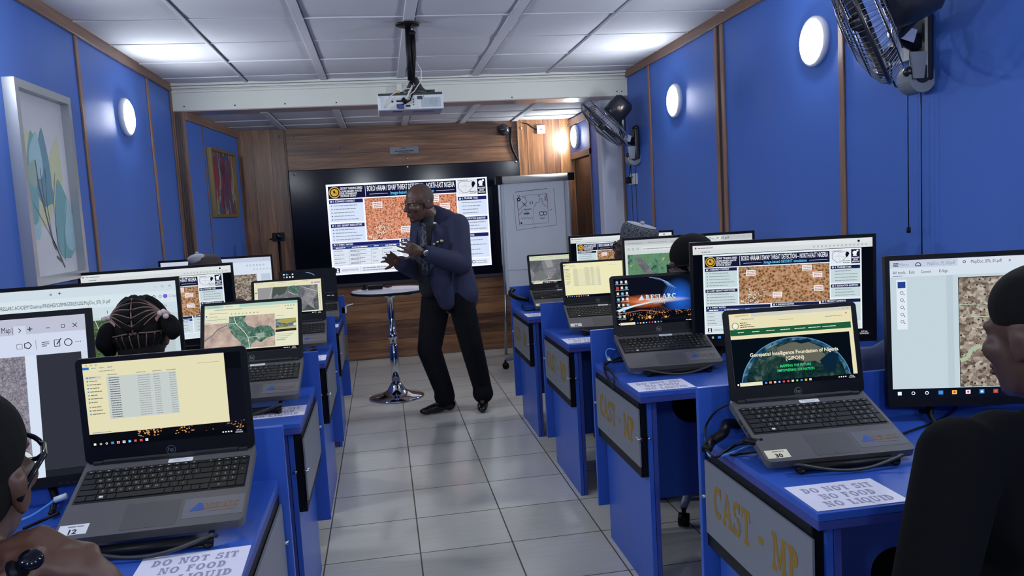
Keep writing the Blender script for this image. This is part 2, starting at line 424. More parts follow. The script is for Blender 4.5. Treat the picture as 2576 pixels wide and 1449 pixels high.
# right rear wall with lamp panel and a dark door below it
XR2 = 2.335
b = MB(); b.bb((XR2, 3.5, 0), (XR2 + .1, 4.06, 2.4), WALLBLUE); b.bb((XR2, 4.06, 1.93), (XR2 + .1, YB, 2.4), WALLBLUE); struct(b.build('wall_right_rear'))
b = MB(); b.bb((XR2 + .03, 4.08, 0), (XR2 + .07, YB - .02, 1.93), DOORW); d1 = struct(b.build('door_1'))
b = MB(); b.cyl((XR2 + .03, 4.16, 1.0), (XR2 - .02, 4.16, 1.0), .012, STEEL); b.cyl((XR2 - .02, 4.16, 1.0), (XR2 - .02, 4.28, 1.0), .01, STEEL); b.build('door_handle', d1)
tn = [0]
def trim(lo, hi, mt=TRIM, bev=.003):
    tn[0] += 1; b = MB(); b.bb(lo, hi, mt); return struct(b.build('trim_%d' % tn[0], bevel=bev))
trim((XR2 - .012, 4.05, 1.92), (XR2 + .005, YB - .02, 1.985), TRIMH); trim((XR2 - .012, 4.05, 0), (XR2 + .005, 4.085, 2.3)); trim((XR2 - .02, 3.5, 2.26), (XR2 + .002, YB - .02, 2.33), TRIMH)
# pillar, beam
b = MB(); b.bb((2.272, 3.48, 0), (2.475, 3.62, BZ), PILLAR); struct(b.build('wall_pillar', bevel=.012))
BEAMM = mat('cream_beam_board', (205, 206, 196), .55, var=.03, vs=2); SOFF = mat('brown_gloss_soffit', (150, 138, 140), .25, spec=.6)
b = MB(); b.bb((XL, BY, BZ + .004), (XR, BY + .24, ZC), BEAMM); b.bb((XL, BY - .002, BZ - .004), (XR, BY + .24, BZ + .004), SOFF)
for px, py in ((453, 214), (463, 268), (591, 265), (718, 210), (717, 261), (846, 258), (964, 207), (1288, 245), (1552, 230), (1564, 230)):
    p = atY(px, py, BY); b.ell(p, (.006, .004, .006), INK, n=8, mm=6)
struct(b.build('beam_front_trim'))
b = MB(); b.bb((XL + .0, BY - .03, ZC - .045), (XR, BY, ZC - .028), WHITEP); b.bb((XL, BY - .045, ZC - .025), (XR, BY, ZC), WHITEP); b.bb((XL, BY - .02, ZC - .075), (XR, BY, ZC - .055), WHITEP); struct(b.build('conduit_trim', bevel=.004))
# cornice and strips on the side walls
for X, s in ((XL, 1), (XR, -1)):
    trim((X, YF, ZC - .066), (X + s * .022, BY - .02, ZC), TRIMH)
for Y in (-2.57, -1.26, .05, 1.35, 2.665): trim((XL, Y - .02, 0), (XL + .011, Y + .02, ZC - .066))
for Y in (-2.5, -1.2, .112, 2.74): trim((XR - .011, Y - .02, 0), (XR, Y + .02, ZC - .066))
for Y in (1.385, 1.475): trim((XR - .013, Y - .021, 0), (XR, Y + .021, ZC - .066))
trim((XR - .004, 1.406, 0), (XR - .0, 1.454, ZC - .05), mat('dark_gap_wood', (48, 38, 42), .6))
trim((XR - .014, 3.44, 0), (XR, 3.485, BZ - .004)); trim((XR - .02, BY + .005, BZ - .065), (XR, 3.485, BZ - .004), TRIMH)
trim((XL, BY - .035, 0), (XL + .014, BY, ZC - .05)); trim((XL, BY - .012, 0), (XL + .022, BY, BZ - .004)); trim((-1.137, BY - .012, 0), (-1.112, BY + .004, BZ - .004))
b = MB(); q0 = RL0 + RLn * .008; q1 = RL1 + RLn * .008
b.box((q0 + q1) / 2 + V((0, 0, ZR - .04)), ((q1 - q0).length, .018, .07), TRIMH, (RLd, RLn, V((0, 0, 1)))); struct(b.build('cornice_rear_trim', bevel=.003))
for t in (.27,):
    b = MB(); b.box(RL0 + RLd * (t * 1.545) + RLn * .003 + V((0, 0, 1.15)), (.012, .006, 2.3), TRIM, (RLd, RLn, V((0, 0, 1)))); struct(b.build('strip_rear_trim'))
trim((-1.0, YB - .04, 0), (-.978, YB, ZR))
trim((-.548, YB - .028, 0), (-.532, YB, ZR), wood('plank_edge_wood', 'Z', 'X', .5, (60, 42, 34), (110, 80, 60))); trim((1.768, YB - .024, 0), (1.78, YB, ZR), MATS['plank_edge_wood'])
# wall behind the photographer
quadwall('wall_front', (-1.5, YF - .1, 0), (2.8, YF, 2.7), WALLBLUE)
# ceilings: soft square boards sagging between battens
def ceiling(name, xs, ys, z, sag):
    b = MB()
    for i in range(len(xs) - 1):
        for j in range(len(ys) - 1):
            x0, x1, y0, y1 = xs[i], xs[i + 1], ys[j], ys[j + 1]; n = 6; vs = []; a = sag * R_.uniform(.5, 1.5); tl = R_.uniform(-.004, .004)
            for q in range(n + 1):
                for p in range(n + 1):
                    u, v = p / n, q / n
                    vs.append((x0 + (x1 - x0) * u, y0 + (y1 - y0) * v, z - a * (16 * u * (1 - u) * v * (1 - v)) ** .7 + tl * (u - .5)))
            b.add(vs, [(q * (n + 1) + p, (q + 1) * (n + 1) + p, (q + 1) * (n + 1) + p + 1, q * (n + 1) + p + 1) for q in range(n) for p in range(n)], CEIL, True)
    b.bb((xs[0], ys[0], z + .04), (xs[-1], ys[-1], z + .1), CEIL)
    return struct(b.build(name))
fx = [XL, -.628, -.034, .571, 1.176, 1.78, XR]; fy = [YF, -4.5, -3.92, -3.34, -2.76, -2.18, -1.6, -1.02, -.44, .14, .72, 1.30, 1.885, 2.465, 3.04, BY]
ce = ceiling('ceiling', fx, fy, ZC - .004, .012)
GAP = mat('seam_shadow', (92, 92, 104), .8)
for i, x in enumerate(fx[1:-1]):
    b = MB(); w = (.016, .05, .062, .06, .014)[i]; b.bb((x - w / 2, YF, ZC - .017), (x + w / 2, BY, ZC), CEIL)
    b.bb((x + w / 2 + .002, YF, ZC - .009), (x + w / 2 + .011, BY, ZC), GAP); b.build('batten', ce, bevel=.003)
b = MB()
for j, y in enumerate(fy[1:-1]):
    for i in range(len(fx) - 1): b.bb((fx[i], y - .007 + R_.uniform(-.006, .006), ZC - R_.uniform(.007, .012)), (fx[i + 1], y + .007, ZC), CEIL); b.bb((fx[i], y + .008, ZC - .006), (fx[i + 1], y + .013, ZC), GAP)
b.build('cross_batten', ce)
rx = [-1.2, -.545, .03, .63, 1.21, 1.75, 2.5]; ry = [BY + .23, 4.06, 4.5, YB + .02]
cr = ceiling('ceiling_rear', rx, ry, ZR, .008)
for i, x in enumerate(rx[1:-1]):
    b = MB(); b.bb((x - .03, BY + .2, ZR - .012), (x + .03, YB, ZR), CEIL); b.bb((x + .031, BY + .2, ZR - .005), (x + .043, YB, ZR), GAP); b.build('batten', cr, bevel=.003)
b = MB()
for y in ry[1:-1]: b.bb((-1.1, y - .008, ZR - .009), (2.33, y + .008, ZR), CEIL)
b.build('cross_batten', cr)

# ------------------------------------------------------------------ round wall lamps
def wall_lamp(c, n, label, grp='round wall lamps'):
    n = V(n).normalized(); t = thing('wall_lamp', label, 'lamp', c, grp)
    b = MB(); b.lathe([(.118, 0), (.118, .022), (.112, .03), (.1, .03)], c, mat('white_lamp_rim', (236, 238, 244), .35), n, 40); b.build('rim', t)
    k = ('lampglow',)
    if k not in MATS:
        q = NT('lamp_diffuser_glow'); q.emit((.86, .93, 1, 1), LAMP); MATS[k] = q.m
    b = MB(); b.lathe([(.1, .0302), (.0985, .035), (.085, .042), (.05, .047), (.001, .048)], c, MATS[k], n, 40); b.build('diffuser', t)
    return t
wall_lamp((XL, 2.085, 2.155), (1, 0, 0), 'round glowing white lamp on the left blue wall, beyond the leaf picture')
wall_lamp((XR, .327, 2.165), (-1, 0, 0), 'large round glowing lamp high on the right blue wall beside the nearest fan')
wall_lamp((XR, 2.183, 2.147), (-1, 0, 0), 'round glowing lamp on the right blue wall between the two fans')
wall_lamp((XR2, 4.585, 2.135), (-1, 0, 0), 'round glowing lamp above the dark door at the far right corner')
wall_lamp((XL, .18, 2.155), (1, 0, 0), 'added unseen round glowing lamp on the left blue wall just before the leaf picture')  # from here down: lamps out of view, added to brighten the room
wall_lamp((XL, -1.75, 2.155), (1, 0, 0), 'added unseen round glowing lamp on the left blue wall behind the seated men')
wall_lamp((XR, -1.6, 2.155), (-1, 0, 0), 'added unseen round glowing lamp on the right blue wall behind the nearest fan')
wall_lamp((.0, YF, 2.155), (0, 1, 0), 'added unseen round glowing lamp on the left of the blue wall behind the photographer')  # both lamps on this rear wall are unseen, added for brightness
wall_lamp((1.5, YF, 2.155), (0, 1, 0), 'added unseen round glowing lamp on the right of the blue wall behind the photographer')
wall_lamp((XL, -3.6, 2.155), (1, 0, 0), 'added unseen round glowing lamp on the left blue wall level with the photographer')  # last side pair, also out of view and added for more light
wall_lamp((XR, -3.45, 2.155), (-1, 0, 0), 'added unseen round glowing lamp on the right blue wall level with the photographer')

# ------------------------------------------------------------------ pictures on the left wall
def art_leaves():
    X = XL + .05
    t = thing('framed_picture', 'tall silver framed picture of translucent teal and olive leaves', 'picture', (XL, .74, 1.22))
    y0, y1, z0, z1 = .43, 1.055, 1.222, 2.122; fr = mat('silver_frame', (176, 178, 182), .3, .5, var=.04)
    b = MB(); w = .036
    for a in ((y0, y0 + w, z0, z1), (y1 - w, y1, z0, z1), (y0 + w, y1 - w, z0, z0 + w), (y0 + w, y1 - w, z1 - w, z1)): b.bb((XL, a[0], a[2]), (X, a[1], a[3]), fr)
    b.build('frame', t)
    b = MB(); cv = mat('warm_white_canvas', (206, 206, 208), .7, var=.03, vs=8); b.bb((XL, y0 + w, z0 + w), (XL + .012, y1 - w, z1 - w), cv)
    c = Canvas(b, (XL + .0125, y0 + w, z1 - w), (0, 1, 0), (0, 0, -1), y1 - y0 - 2 * w, z1 - z0 - 2 * w); c.n = V((1, 0, 0))
    cols = {'t': mat('leaf_teal', (122, 168, 170), .7), 'd': mat('leaf_blue', (110, 148, 164), .7), 'y': mat('leaf_olive', (200, 202, 164), .7), 'p': mat('leaf_pale_teal', (164, 196, 202), .7), 'g': mat('leaf_sage', (156, 178, 164), .7)}
    def leaf(u0, v0, u1, v1, wd, m, k, tip=.6):
        L = []; Rr = []; n = 14; dx, dy = u1 - u0, v1 - v0; ln = math.hypot(dx, dy); nx, ny = -dy / ln, dx / ln
        for i in range(n + 1):
            s = i / n; h = 1.35 * wd * (math.sin(math.pi * min(1, s ** tip))) ** .8
            L.append((u0 + dx * s + nx * h, v0 + dy * s + ny * h * .7)); Rr.append((u0 + dx * s - nx * h, v0 + dy * s - ny * h * .7))
        c.poly(L + Rr[::-1], cols[m], k)
    leaf(.3, .46, .22, .2, .13, 'y', 1); leaf(.36, .56, .3, .2, .15, 't', 2); leaf(.42, .62, .52, .17, .12, 'd', 3); leaf(.62, .62, .84, .2, .12, 'y', 1)
    leaf(.3, .46, .4, .2, .1, 'p', 4); leaf(.1, .7, .28, .42, .11, 't', 5); leaf(.14, .8, .22, .55, .1, 'p', 3); leaf(.46, .72, .36, .52, .14, 'y', 2, .9)
    leaf(.86, 1 - .08, .74, .45, .17, 't', 5); leaf(.92, .88, .9, .56, .1, 'p', 6); leaf(.2, .5, .3, .36, .07, 'g', 6); leaf(.5, .6, .55, .42, .08, 'd', 6)
    st = mat('branch_grey', (112, 106, 110), .7)
    c.line([(.7, .97), (.58, .86), (.5, .8), (.42, .66), (.34, .5), (.32, .36)], .012, st, 8); c.line([(.5, .8), (.2, .6)], .004, st, 8); c.line([(.6, .87), (.6, .6), (.7, .42)], .004, st, 8)
    c.line([(.72, .93), (.78, .75), (.88, .6)], .004, st, 8); c.line([(.42, .66), (.4, .4)], .004, st, 8); c.line([(.5, .8), (.46, .6), (.5, .4)], .005, st, 8); c.line([(.56, .86), (.5, .81)], .02, st, 8); c.line([(.64, .93), (.55, .9)], .014, st, 8)
    b.build('print', t)
art_leaves()
def art_abstract():
    def on(px, py):
        d = ray(px, py); k = (RL0 - CAM).dot(RLn) / d.dot(RLn); return CAM + d * k
    a, e = on(517, 359), on(592, 551); s0 = (a - RL0).dot(RLd); s1 = (on(588, 470) - RL0).dot(RLd); z1 = 2.11; z0 = 1.52
    t = thing('framed_painting', 'gold framed abstract painting in red, teal and ochre near the far left corner', 'painting', tuple(RL0 + RLd * s0 + V((0, 0, z0))))
    ax = (RLd, RLn, V((0, 0, 1))); fm = mat('gold_frame', (150, 128, 84), .32, .6); w = .024; L = s1 - s0
    b = MB()
    for (u, z, su, sz) in ((w / 2, (z0 + z1) / 2, w, z1 - z0), (L - w / 2, (z0 + z1) / 2, w, z1 - z0), (L / 2, z0 + w / 2, L - 2 * w, w), (L / 2, z1 - w / 2, L - 2 * w, w)):
        b.box(RL0 + RLd * (s0 + u) + RLn * .02 + V((0, 0, z)), (su, .04, sz), fm, ax)
    b.build('frame', t)
    q = NT('abstract_paint'); o = q.obj(); n1 = q.noise(q.mapping(o, (3, 3, .8)), 2.2, 5, .6, .6)
    col = q.ramp(n1, [(.36, (40, 34, 66)), (.43, (130, 46, 70)), (.475, (52, 48, 84)), (.51, (48, 96, 110)), (.54, (176, 152, 110)), (.57, (60, 52, 84)), (.63, (150, 44, 60)), (.7, (44, 42, 80))]); q.bsdf(col, .45)
    b = MB(); b.box(RL0 + RLd * (s0 + L / 2) + RLn * .008 + V((0, 0, (z0 + z1) / 2)), (L - 2 * w, .014, z1 - z0 - 2 * w), q.m, ax); b.build('canvas', t)
art_abstract()
# ------------------------------------------------------------------ desks
ZD = .77
def make_desk(side, label, cast):
    """built at the aisle front corner of the desktop on the floor; s = direction from the aisle to the wall"""
    s = 1 if side == 'R' else -1; L = 1.255
    t = thing('training_desk', label, 'desk', (0, 0, 0), 'blue training desks')
    def bx(b, x0, x1, y0, y1, z0, z1, m): b.bb((min(s * x0, s * x1), y0, z0), (max(s * x0, s * x1), y1, z1), m)
    b = MB(); bx(b, 0, L, 0, .6, ZD - .018, ZD, DESKBLUE); bx(b, .001, L, .001, .6, ZD - .038, ZD - .019, DESKEDGE); b.build('desktop', t, bevel=.0015)
    for x in (.03, L - .05):
        b = MB(); bx(b, x, x + .017, .022, .58, 0, ZD - .038, DESKBLUE); bx(b, x + .019, x + .036, .022, .58, 0, ZD - .038, DESKEDGE); b.build('side_panel', t, bevel=.001)
    z0 = .14 if s > 0 else .2
    b = MB(); bx(b, -.012 if s > 0 else -.022, L, .6, .618, z0, .91, DESKBLUE); b.build('modesty_panel', t, bevel=.0015)
    b = MB(); bx(b, .002, .03, .03, .63 - .03, .452, ZD - .038, BLACK); bo = b.build('sign_box', t, bevel=.002)
    b = MB(); bx(b, -.006, -.0005, .015, .585, .497, .708, SILVER)
    if cast:
        c = Canvas(b, (-.0062, .585, .708), (0, -1, 0), (0, 0, -1), .57, .211); c.n = V((-1, 0, 0))
        c.slabtext('CAST - MP', .1, .68, .44, GOLD, 1, fit=.8, gap=.1)
    pl = b.build('sign_plate', bo)
    for y in (.012, .588, .03):
        b = MB(); b.cyl((s * .004, y, .60), (s * -.014, y, .60), .0055, STEEL, 10); b.build('screw', bo)
    b = MB(); b.cyl((s * .03, .02, .6), (s * .03, .006, .6), .005, STEEL, 10); b.build('screw', bo)
    return t
DR = [(1.50, 'farthest right, beside the flipchart'), (.42, 'right side, second from the flipchart'), (-.66, 'right side, under the sunrise wallpaper laptop'), (-1.82, 'right foreground, under the globe web page laptop')]
DL = [(1.73, 'farthest left, under the laptop with a black screen'), (.56, 'left side, under the grey satellite laptop'), (-.62, 'left side, under the pink and green map laptop'), (-1.80, 'left foreground, under the large cream list laptop')]
pr_ = make_desk('R', '', True); pl_ = make_desk('L', '', False)
for k, (y, lb) in enumerate(DR):
    d = pr_ if k == 0 else dup(pr_); d.location = (1.192, y, 0); d['label'] = 'blue laminate desk, ' + lb
for k, (y, lb) in enumerate(DL):
    d = pl_ if k == 0 else dup(pl_); d.location = (.02, y, 0); d['label'] = 'blue laminate desk, ' + lb

# ------------------------------------------------------------------ paper notices
def notice(x, y, rz, label):
    t = thing('paper_notice', label, 'sign', (0, 0, 0), 'desk notices')
    b = MB(); b.bb((-.106, -.074, 0), (.106, .074, .0012), PAPER)
    c = Canvas(b, (-.106, .074, .0013), (1, 0, 0), (0, -1, 0), .212, .148); c.n = V((0, 0, 1)); c.lay = .0002
    for s, v, f, u in (('DO NOT SIT', .34, .78, .12), ('NO FOOD', .62, .6, .22), ('NO LIQUID', .9, .74, .16)): c.slabtext(s, u, v, .2, PRINT, 1, fit=f, gap=.16)
    b.build('sheet', t); t.location = (x, y, ZD + .0006); t.rotation_euler.z = rz; return t
for k, (x, y, lb) in enumerate(((1.298, 1.595, 'flipchart side desk'), (1.30, .52, 'pale yellow list laptop desk'), (1.30, -.572, 'sunrise wallpaper laptop desk'), (1.305, -1.738, 'right foreground desk'))):
    if k == 0: n0 = notice(x, y, -.02, '')
    n = n0 if k == 0 else dup(n0, (x, y, ZD + .0006)); n['label'] = 'white DO NOT SIT notice at the corner of the ' + lb
for k, (y, lb) in enumerate(((1.80, 'farthest left desk'), (.64, 'grey satellite laptop desk'), (-.44, 'left desk before the map laptop'), (-1.708, 'left foreground desk'))):
    n = dup(n0, (-.085, y, ZD + .0006), .03); n['label'] = 'white DO NOT SIT notice at the corner of the ' + lb

# ------------------------------------------------------------------ what the screens show
SW = E((228, 238, 246), .95)
def emat(name, fn):
    if name not in MATS:
        q = NT(name); fn(q); MATS[name] = q.m
    return MATS[name]
def im_bush(q):
    o = q.obj(); v = q.vor(q.mapping(o), 95); w = q.noise(o, 14, 4); n = q.noise(o, 160, 4, .7, 1.0)
    a = q.ramp(q.math('ADD', q.math('MULTIPLY', v, .75), q.math('MULTIPLY', n, .45)), [(.3, (52, 56, 30)), (.43, (120, 90, 58)), (.6, (188, 140, 100)), (.8, (214, 170, 136))])
    q.emit(q.mix(q.math('MULTIPLY', w, .5), a, lin((120, 84, 60))), .95)
def im_bush_tv(q):
    o = q.obj(); v = q.vor(q.mapping(o), 56); w = q.noise(o, 5, 4); n = q.noise(o, 80, 4, .7, 1.0)
    a = q.ramp(q.math('ADD', q.math('MULTIPLY', v, .75), q.math('MULTIPLY', n, .45)), [(.3, (60, 66, 34)), (.43, (150, 100, 70)), (.58, (226, 140, 110)), (.8, (240, 176, 150))])
    q.emit(q.mix(q.math('MULTIPLY', w, .4), a, lin((170, 110, 80))), 1.0)
def im_green(q):
    o = q.obj(); n = q.noise(o, 12, 7, .62, 1.6); m2 = q.noise(o, 60, 5, .7, 1.0); k = q.math('ADD', q.math('MULTIPLY', n, .7), q.math('MULTIPLY', m2, .3))
    q.emit(q.ramp(k, [(.32, (40, 66, 54)), (.43, (62, 104, 82)), (.5, (104, 150, 124)), (.57, (90, 130, 84)), (.66, (168, 190, 176)), (.75, (200, 190, 180))]), .95)
def im_grass(q):
    o = q.obj(); n = q.noise(o, 26, 6, .7, .6); m2 = q.noise(q.mapping(o, (1, 1, 2.4), (0, .5, 0)), 150, 4, .75); k = q.math('ADD', q.math('MULTIPLY', n, .35), q.math('MULTIPLY', m2, .65))
    q.emit(q.ramp(k, [(.34, (34, 52, 34)), (.47, (66, 92, 62)), (.58, (112, 134, 96)), (.7, (170, 178, 150))]), .9)
def im_grey(q):
    o = q.obj(); n = q.noise(o, 20, 6, .65, .5); v = q.vor(o, 13, out='Color'); sp = q.n('ShaderNodeSeparateColor'); q.l(v, sp.inputs[0]); m2 = q.noise(o, 170, 4, .75)
    k = q.math('ADD', q.math('ADD', q.math('MULTIPLY', n, .3), q.math('MULTIPLY', sp.outputs[0], .25)), q.math('MULTIPLY', m2, .45))
    q.emit(q.ramp(k, [(.3, (44, 50, 56)), (.44, (104, 108, 114)), (.58, (142, 142, 148)), (.74, (186, 184, 184))]), .9)
def im_fields(q):
    o = q.obj(); v = q.vor(q.mapping(o, (1, 1, 1.3), (0, .3, 0)), 95, out='Color'); sp = q.n('ShaderNodeSeparateColor'); q.l(v, sp.inputs[0]); n = q.noise(o, 150, 6, .8); d = q.vor(o, 75)
    big = q.noise(o, 7, 3)
    k = q.math('ADD', q.math('ADD', q.math('MULTIPLY', sp.outputs[0], .3), q.math('MULTIPLY', n, .5)), q.math('MULTIPLY', big, .2))
    a = q.ramp(k, [(.32, (84, 76, 66)), (.45, (136, 120, 108)), (.56, (170, 158, 146)), (.72, (208, 202, 190))])
    q.emit(q.mix(q.math('LESS_THAN', d, .2), a, lin((48, 46, 46))), .92)
def im_gravel(q):
    o = q.obj(); n = q.noise(o, 190, 5, .8, .8); m2 = q.noise(o, 6, 3)
    a = q.ramp(n, [(.36, (78, 74, 92)), (.5, (142, 136, 152)), (.64, (190, 186, 198))]); q.emit(q.mix(q.math('MULTIPLY', m2, .4), a, lin((120, 120, 122))), .9)
def im_pink(q):
    o = q.obj(); n = q.noise(o, 30, 5, .65); q.emit(q.ramp(n, [(.34, (164, 142, 136)), (.5, (196, 172, 160)), (.66, (214, 196, 182))]), .92)
def im_teal(q):
    o = q.obj(); n = q.noise(o, 70, 5, .7, .8); q.emit(q.ramp(n, [(.36, (46, 84, 74)), (.5, (84, 122, 108)), (.64, (140, 168, 154))]), .92)
def im_lake(q):
    o = q.obj(); sx = q.n('ShaderNodeSeparateXYZ'); q.l(o, sx.inputs[0]); n = q.noise(q.mapping(o, (1, 1, 3)), 40, 4)
    q.emit(q.ramp(n, [(.36, (50, 92, 150)), (.48, (66, 122, 190)), (.55, (150, 160, 90)), (.62, (70, 100, 70))]), .92)
def im_globe(q):
    o = q.obj(); n = q.noise(o, 15, 6, .65, .9); m2 = q.noise(o, 70, 5, .7)
    q.emit(q.ramp(q.math('ADD', q.math('MULTIPLY', n, .75), q.math('MULTIPLY', m2, .25)), [(.36, (12, 28, 36)), (.47, (18, 48, 50)), (.53, (34, 66, 62)), (.58, (78, 100, 96)), (.7, (140, 158, 152))]), .8)
def im_earthblue(q):
    o = q.obj(); n = q.noise(o, 26, 6, .7, .9); q.emit(q.ramp(n, [(.36, (14, 40, 66)), (.5, (36, 88, 124)), (.6, (110, 150, 168)), (.7, (180, 200, 206))]), .8)
def im_city(q):
    o = q.obj(); v = q.vor(q.mapping(o, (1, 1, 1.7)), 150); n = q.noise(o, 22, 4, .6)
    k = q.math('MULTIPLY', q.math('LESS_THAN', v, .34), q.math('GREATER_THAN', n, .47))
    q.emit(q.mix(k, lin((12, 12, 18)), lin((236, 168, 104))), .95)
def bw(q, h, st): pass
NAV = E((24, 30, 72)); NAV2 = E((36, 66, 140)); WHT = E((240, 244, 252)); PALE = E((206, 218, 230)); GRYT = E((142, 148, 160)); DKT = E((40, 44, 56)); CYAN = E((96, 190, 235)); SCB = E((8, 12, 22), .8); YEL = E((214, 170, 60)); OLIVE = E((52, 44, 24))
def slide(c, tv=False):
    r = random.Random(3); wt = E((238, 242, 255), 1.08) if tv else E((226, 238, 244)); pale = E((214, 226, 250), 1.02) if tv else E((198, 216, 220)); nav = E((30, 34, 100)) if tv else NAV
    c.rect(0, 0, 1, 1, wt, 1)
    c.rect(.012, .022, .802, .158, E((22, 24, 58)), 2)
    c.disc(.05, .09, .062, YEL, 3, 26); c.disc(.05, .09, .052, OLIVE, 4, 24); c.disc(.05, .09, .04, YEL, 5, 22); c.poly([(.04, .075), (.05, .065), (.056, .09), (.046, .105)], OLIVE, 6); c.poly([(.055, .1), (.062, .085), (.06, .115)], OLIVE, 6)
    for i, s in enumerate(('GEOINT TRAINING SERIES', 'COURSE: IMAGERY ANALYSIS', 'LEVEL: INTERMEDIATE', 'DISCIPLINE: GEOINT')): c.text(s, .085, (.062, .092, .118, .144)[i], .036 if i == 0 else .03, WHT, 3, fit=(.135, .13, .1, .095)[i], bold=.02)
    c.rect(.236, .03, .2385, .15, WHT, 3)
    c.text('BOKO HARAM / ISWAP THREAT DETECTION \u2013 NORTH-EAST NIGERIA', .248, .092, .084, WHT, 3, fit=.545, bold=.012)
    c.text('Image-based GEOINT simulation', .525, .14, .05, CYAN, 3, 'c', .02, fit=.27)
    c.rect(.26, .124, .375, .128, PALE, 3); c.rect(.675, .124, .79, .128, PALE, 3)
    c.rect(.808, .012, .932, .185, E((226, 232, 240)), 2); c.rect(.936, .016, .99, .19, E((22, 24, 58)), 2)
    mp = [(.818, .06), (.835, .035), (.87, .045), (.905, .035), (.918, .06), (.912, .1), (.89, .135), (.87, .165), (.845, .165), (.83, .14), (.818, .12)]
    c.line(mp + mp[:1], .005, E((120, 126, 140)), 3); c.line([(.83, .1), (.86, .09), (.9, .1)], .003, E((170, 174, 184)), 3); c.line([(.86, .05), (.862, .15)], .003, E((170, 174, 184)), 3)
    c.poly([(.903, .05), (.917, .04), (.925, .065), (.915, .1), (.905, .11), (.9, .08)], E((14, 18, 40)), 4); c.words(.815, .88, .028, .012, GRYT, 4, r); c.words(.885, .93, .155, .01, DKT, 4, r); c.words(.885, .93, .174, .01, DKT, 4, r)
    c.disc(.958, .06, .025, WHT, 3); c.line([(.958, .06), (.972, .038)], .012, WHT, 4); c.poly([(.95, .08), (.968, .08), (.972, .098), (.946, .098)], WHT, 4); c.disc(.975, .035, .012, WHT, 4)
    for i, s in enumerate(('IMAGE-BASED', 'GEOINT', 'SIMULATION')): c.text(s, .963, (.128, .152, .176)[i], .026, WHT, 3, 'c', .02, fit=(.047, .03, .045)[i])
    def box(u0, v0, u1, v1, title, hd=.04, lines=0):
        c.rect(u0, v0, u1, v0 + hd, nav, 2); c.rect(u0, v0 + hd, u1, v1, pale, 2); c.disc(u0 + .014, v0 + hd / 2, hd * .3, WHT, 3, 12, hd * .14)
        c.text(title, u0 + .026, v0 + hd * .72, hd * .74, WHT, 3, fit=min(.0098 * len(title) * hd / .04 * .7, u1 - u0 - .04), bold=.02)
        for i in range(lines):
            v = v0 + hd + (v1 - v0 - hd) * (i + .7) / (lines + .4)
            if u0 < .1: c.disc(u0 + .014, v, .006, NAV, 3, 8)
            c.words(u0 + .026, u1 - .012 - r.uniform(0, .05), v, .012, GRYT, 3, r)
    box(.012, .17, .218, .415, '1. SCENARIO CONTEXT', lines=5); box(.012, .435, .218, .635, '2. KEY GEOINT INDICATORS', lines=4)
    c.rect(.228, .17, .8, .635, emat('bush_image_display', im_bush_tv) if tv else emat('bush_image_monitor', im_bush), 2)
    rd = E((214, 160, 128))
    for ln in (([(.36, .18), (.33, .32), (.31, .45), (.28, .62)]), ([(.3, .5), (.45, .44), (.53, .41), (.6, .45), (.7, .52), (.79, .62)]), ([(.53, .41), (.56, .3), (.6, .22), (.65, .19)]), ([(.58, .36), (.64, .28), (.68, .24)]), ([(.52, .18), (.57, .26)])): c.line(ln, .006, rd, 3)
    for i in range(60):
        u, v = r.gauss(.325, .03), r.gauss(.52, .05)
        if .24 < u < .41 and .4 < v < .62: c.rect(u, v, u + .006, v + .011, E((228, 226, 218)) if i % 3 else E((60, 60, 54)), 4)
    for u, v in ((.275, .215), (.63, .18), (.695, .27), (.7, .44), (.44, .5)):
        c.rect(u, v, u + .06, v + .07, E((245, 240, 238)), 4); [c.words(u + .006, u + .056, v + .016 + .02 * k, .009, E((150, 60, 60)), 5, r) for k in range(3)]; c.line([(u, v + .035), (u - .02, v + .04)], .004, WHT, 4)
    for k in range(4): c.rect(.262 + .03 * k, .62, .29 + .03 * k, .626, (WHT, INKE)[k % 2], 4)
    c.text('N', .24, .61, .04, WHT, 4, bold=.03)
    box(.808, .21, .99, .42, '6. TRAINEE TASK', lines=4); box(.808, .438, .99, .6, '7. INSTRUCTOR QUESTION', lines=3); box(.742, .625, .99, .9, '5. PRIORITY RANKING', lines=4)
    box(.012, .648, .425, .685, '3. THREAT MATRIX', .037); box(.435, .64, .732, .677, '4. DECISION MATRIX', .037)
    for u0, u1, cols in ((.012, .425, (.11, .245, .315)), (.435, .732, (.58,))):
        c.rect(u0, .686, u1, .715, NAV2, 2); c.rect(u0, .715, u1, .9, E((222, 230, 244)) if tv else E((206, 220, 228)), 2); ed = [u0] + list(cols) + [u1]
        for a, bb_ in zip(ed, ed[1:]): c.words(a + .02, bb_ - .02, .7, .014, WHT, 3, r)
        for k in range(4):
            v = .735 + .044 * k; c.rect(u0, v + .024, u1, v + .0255, GRYT, 3)
            for j, (a, bb_) in enumerate(zip(ed, ed[1:])): c.words(a + .008, max(a + .03, bb_ - .02 - r.uniform(0, .03)), v, .011, GRYT, 3, r); j == 1 and c.words(a + .008, a + .07, v + .014, .01, GRYT, 3, r)
        for a in cols: c.rect(a, .69, a + .0015, .9, GRYT, 3)
    c.rect(.012, .915, .99, .985, E((230, 236, 250)) if tv else E((214, 226, 232)), 2)
    c.rect(.02, .925, .046, .975, E((22, 24, 58)), 3); c.disc(.033, .94, .01, WHT, 4, 10); c.poly([(.025, .97), (.041, .97), (.038, .953), (.028, .953)], WHT, 4)
    c.text('INSTRUCTOR NOTES', .06, .963, .036, E((90, 100, 150)), 3, fit=.1); c.rect(.172, .925, .1735, .975, GRYT, 3); c.words(.185, .46, .938, .014, GRYT, 3, r); c.words(.185, .5, .963, .014, GRYT, 3, r)
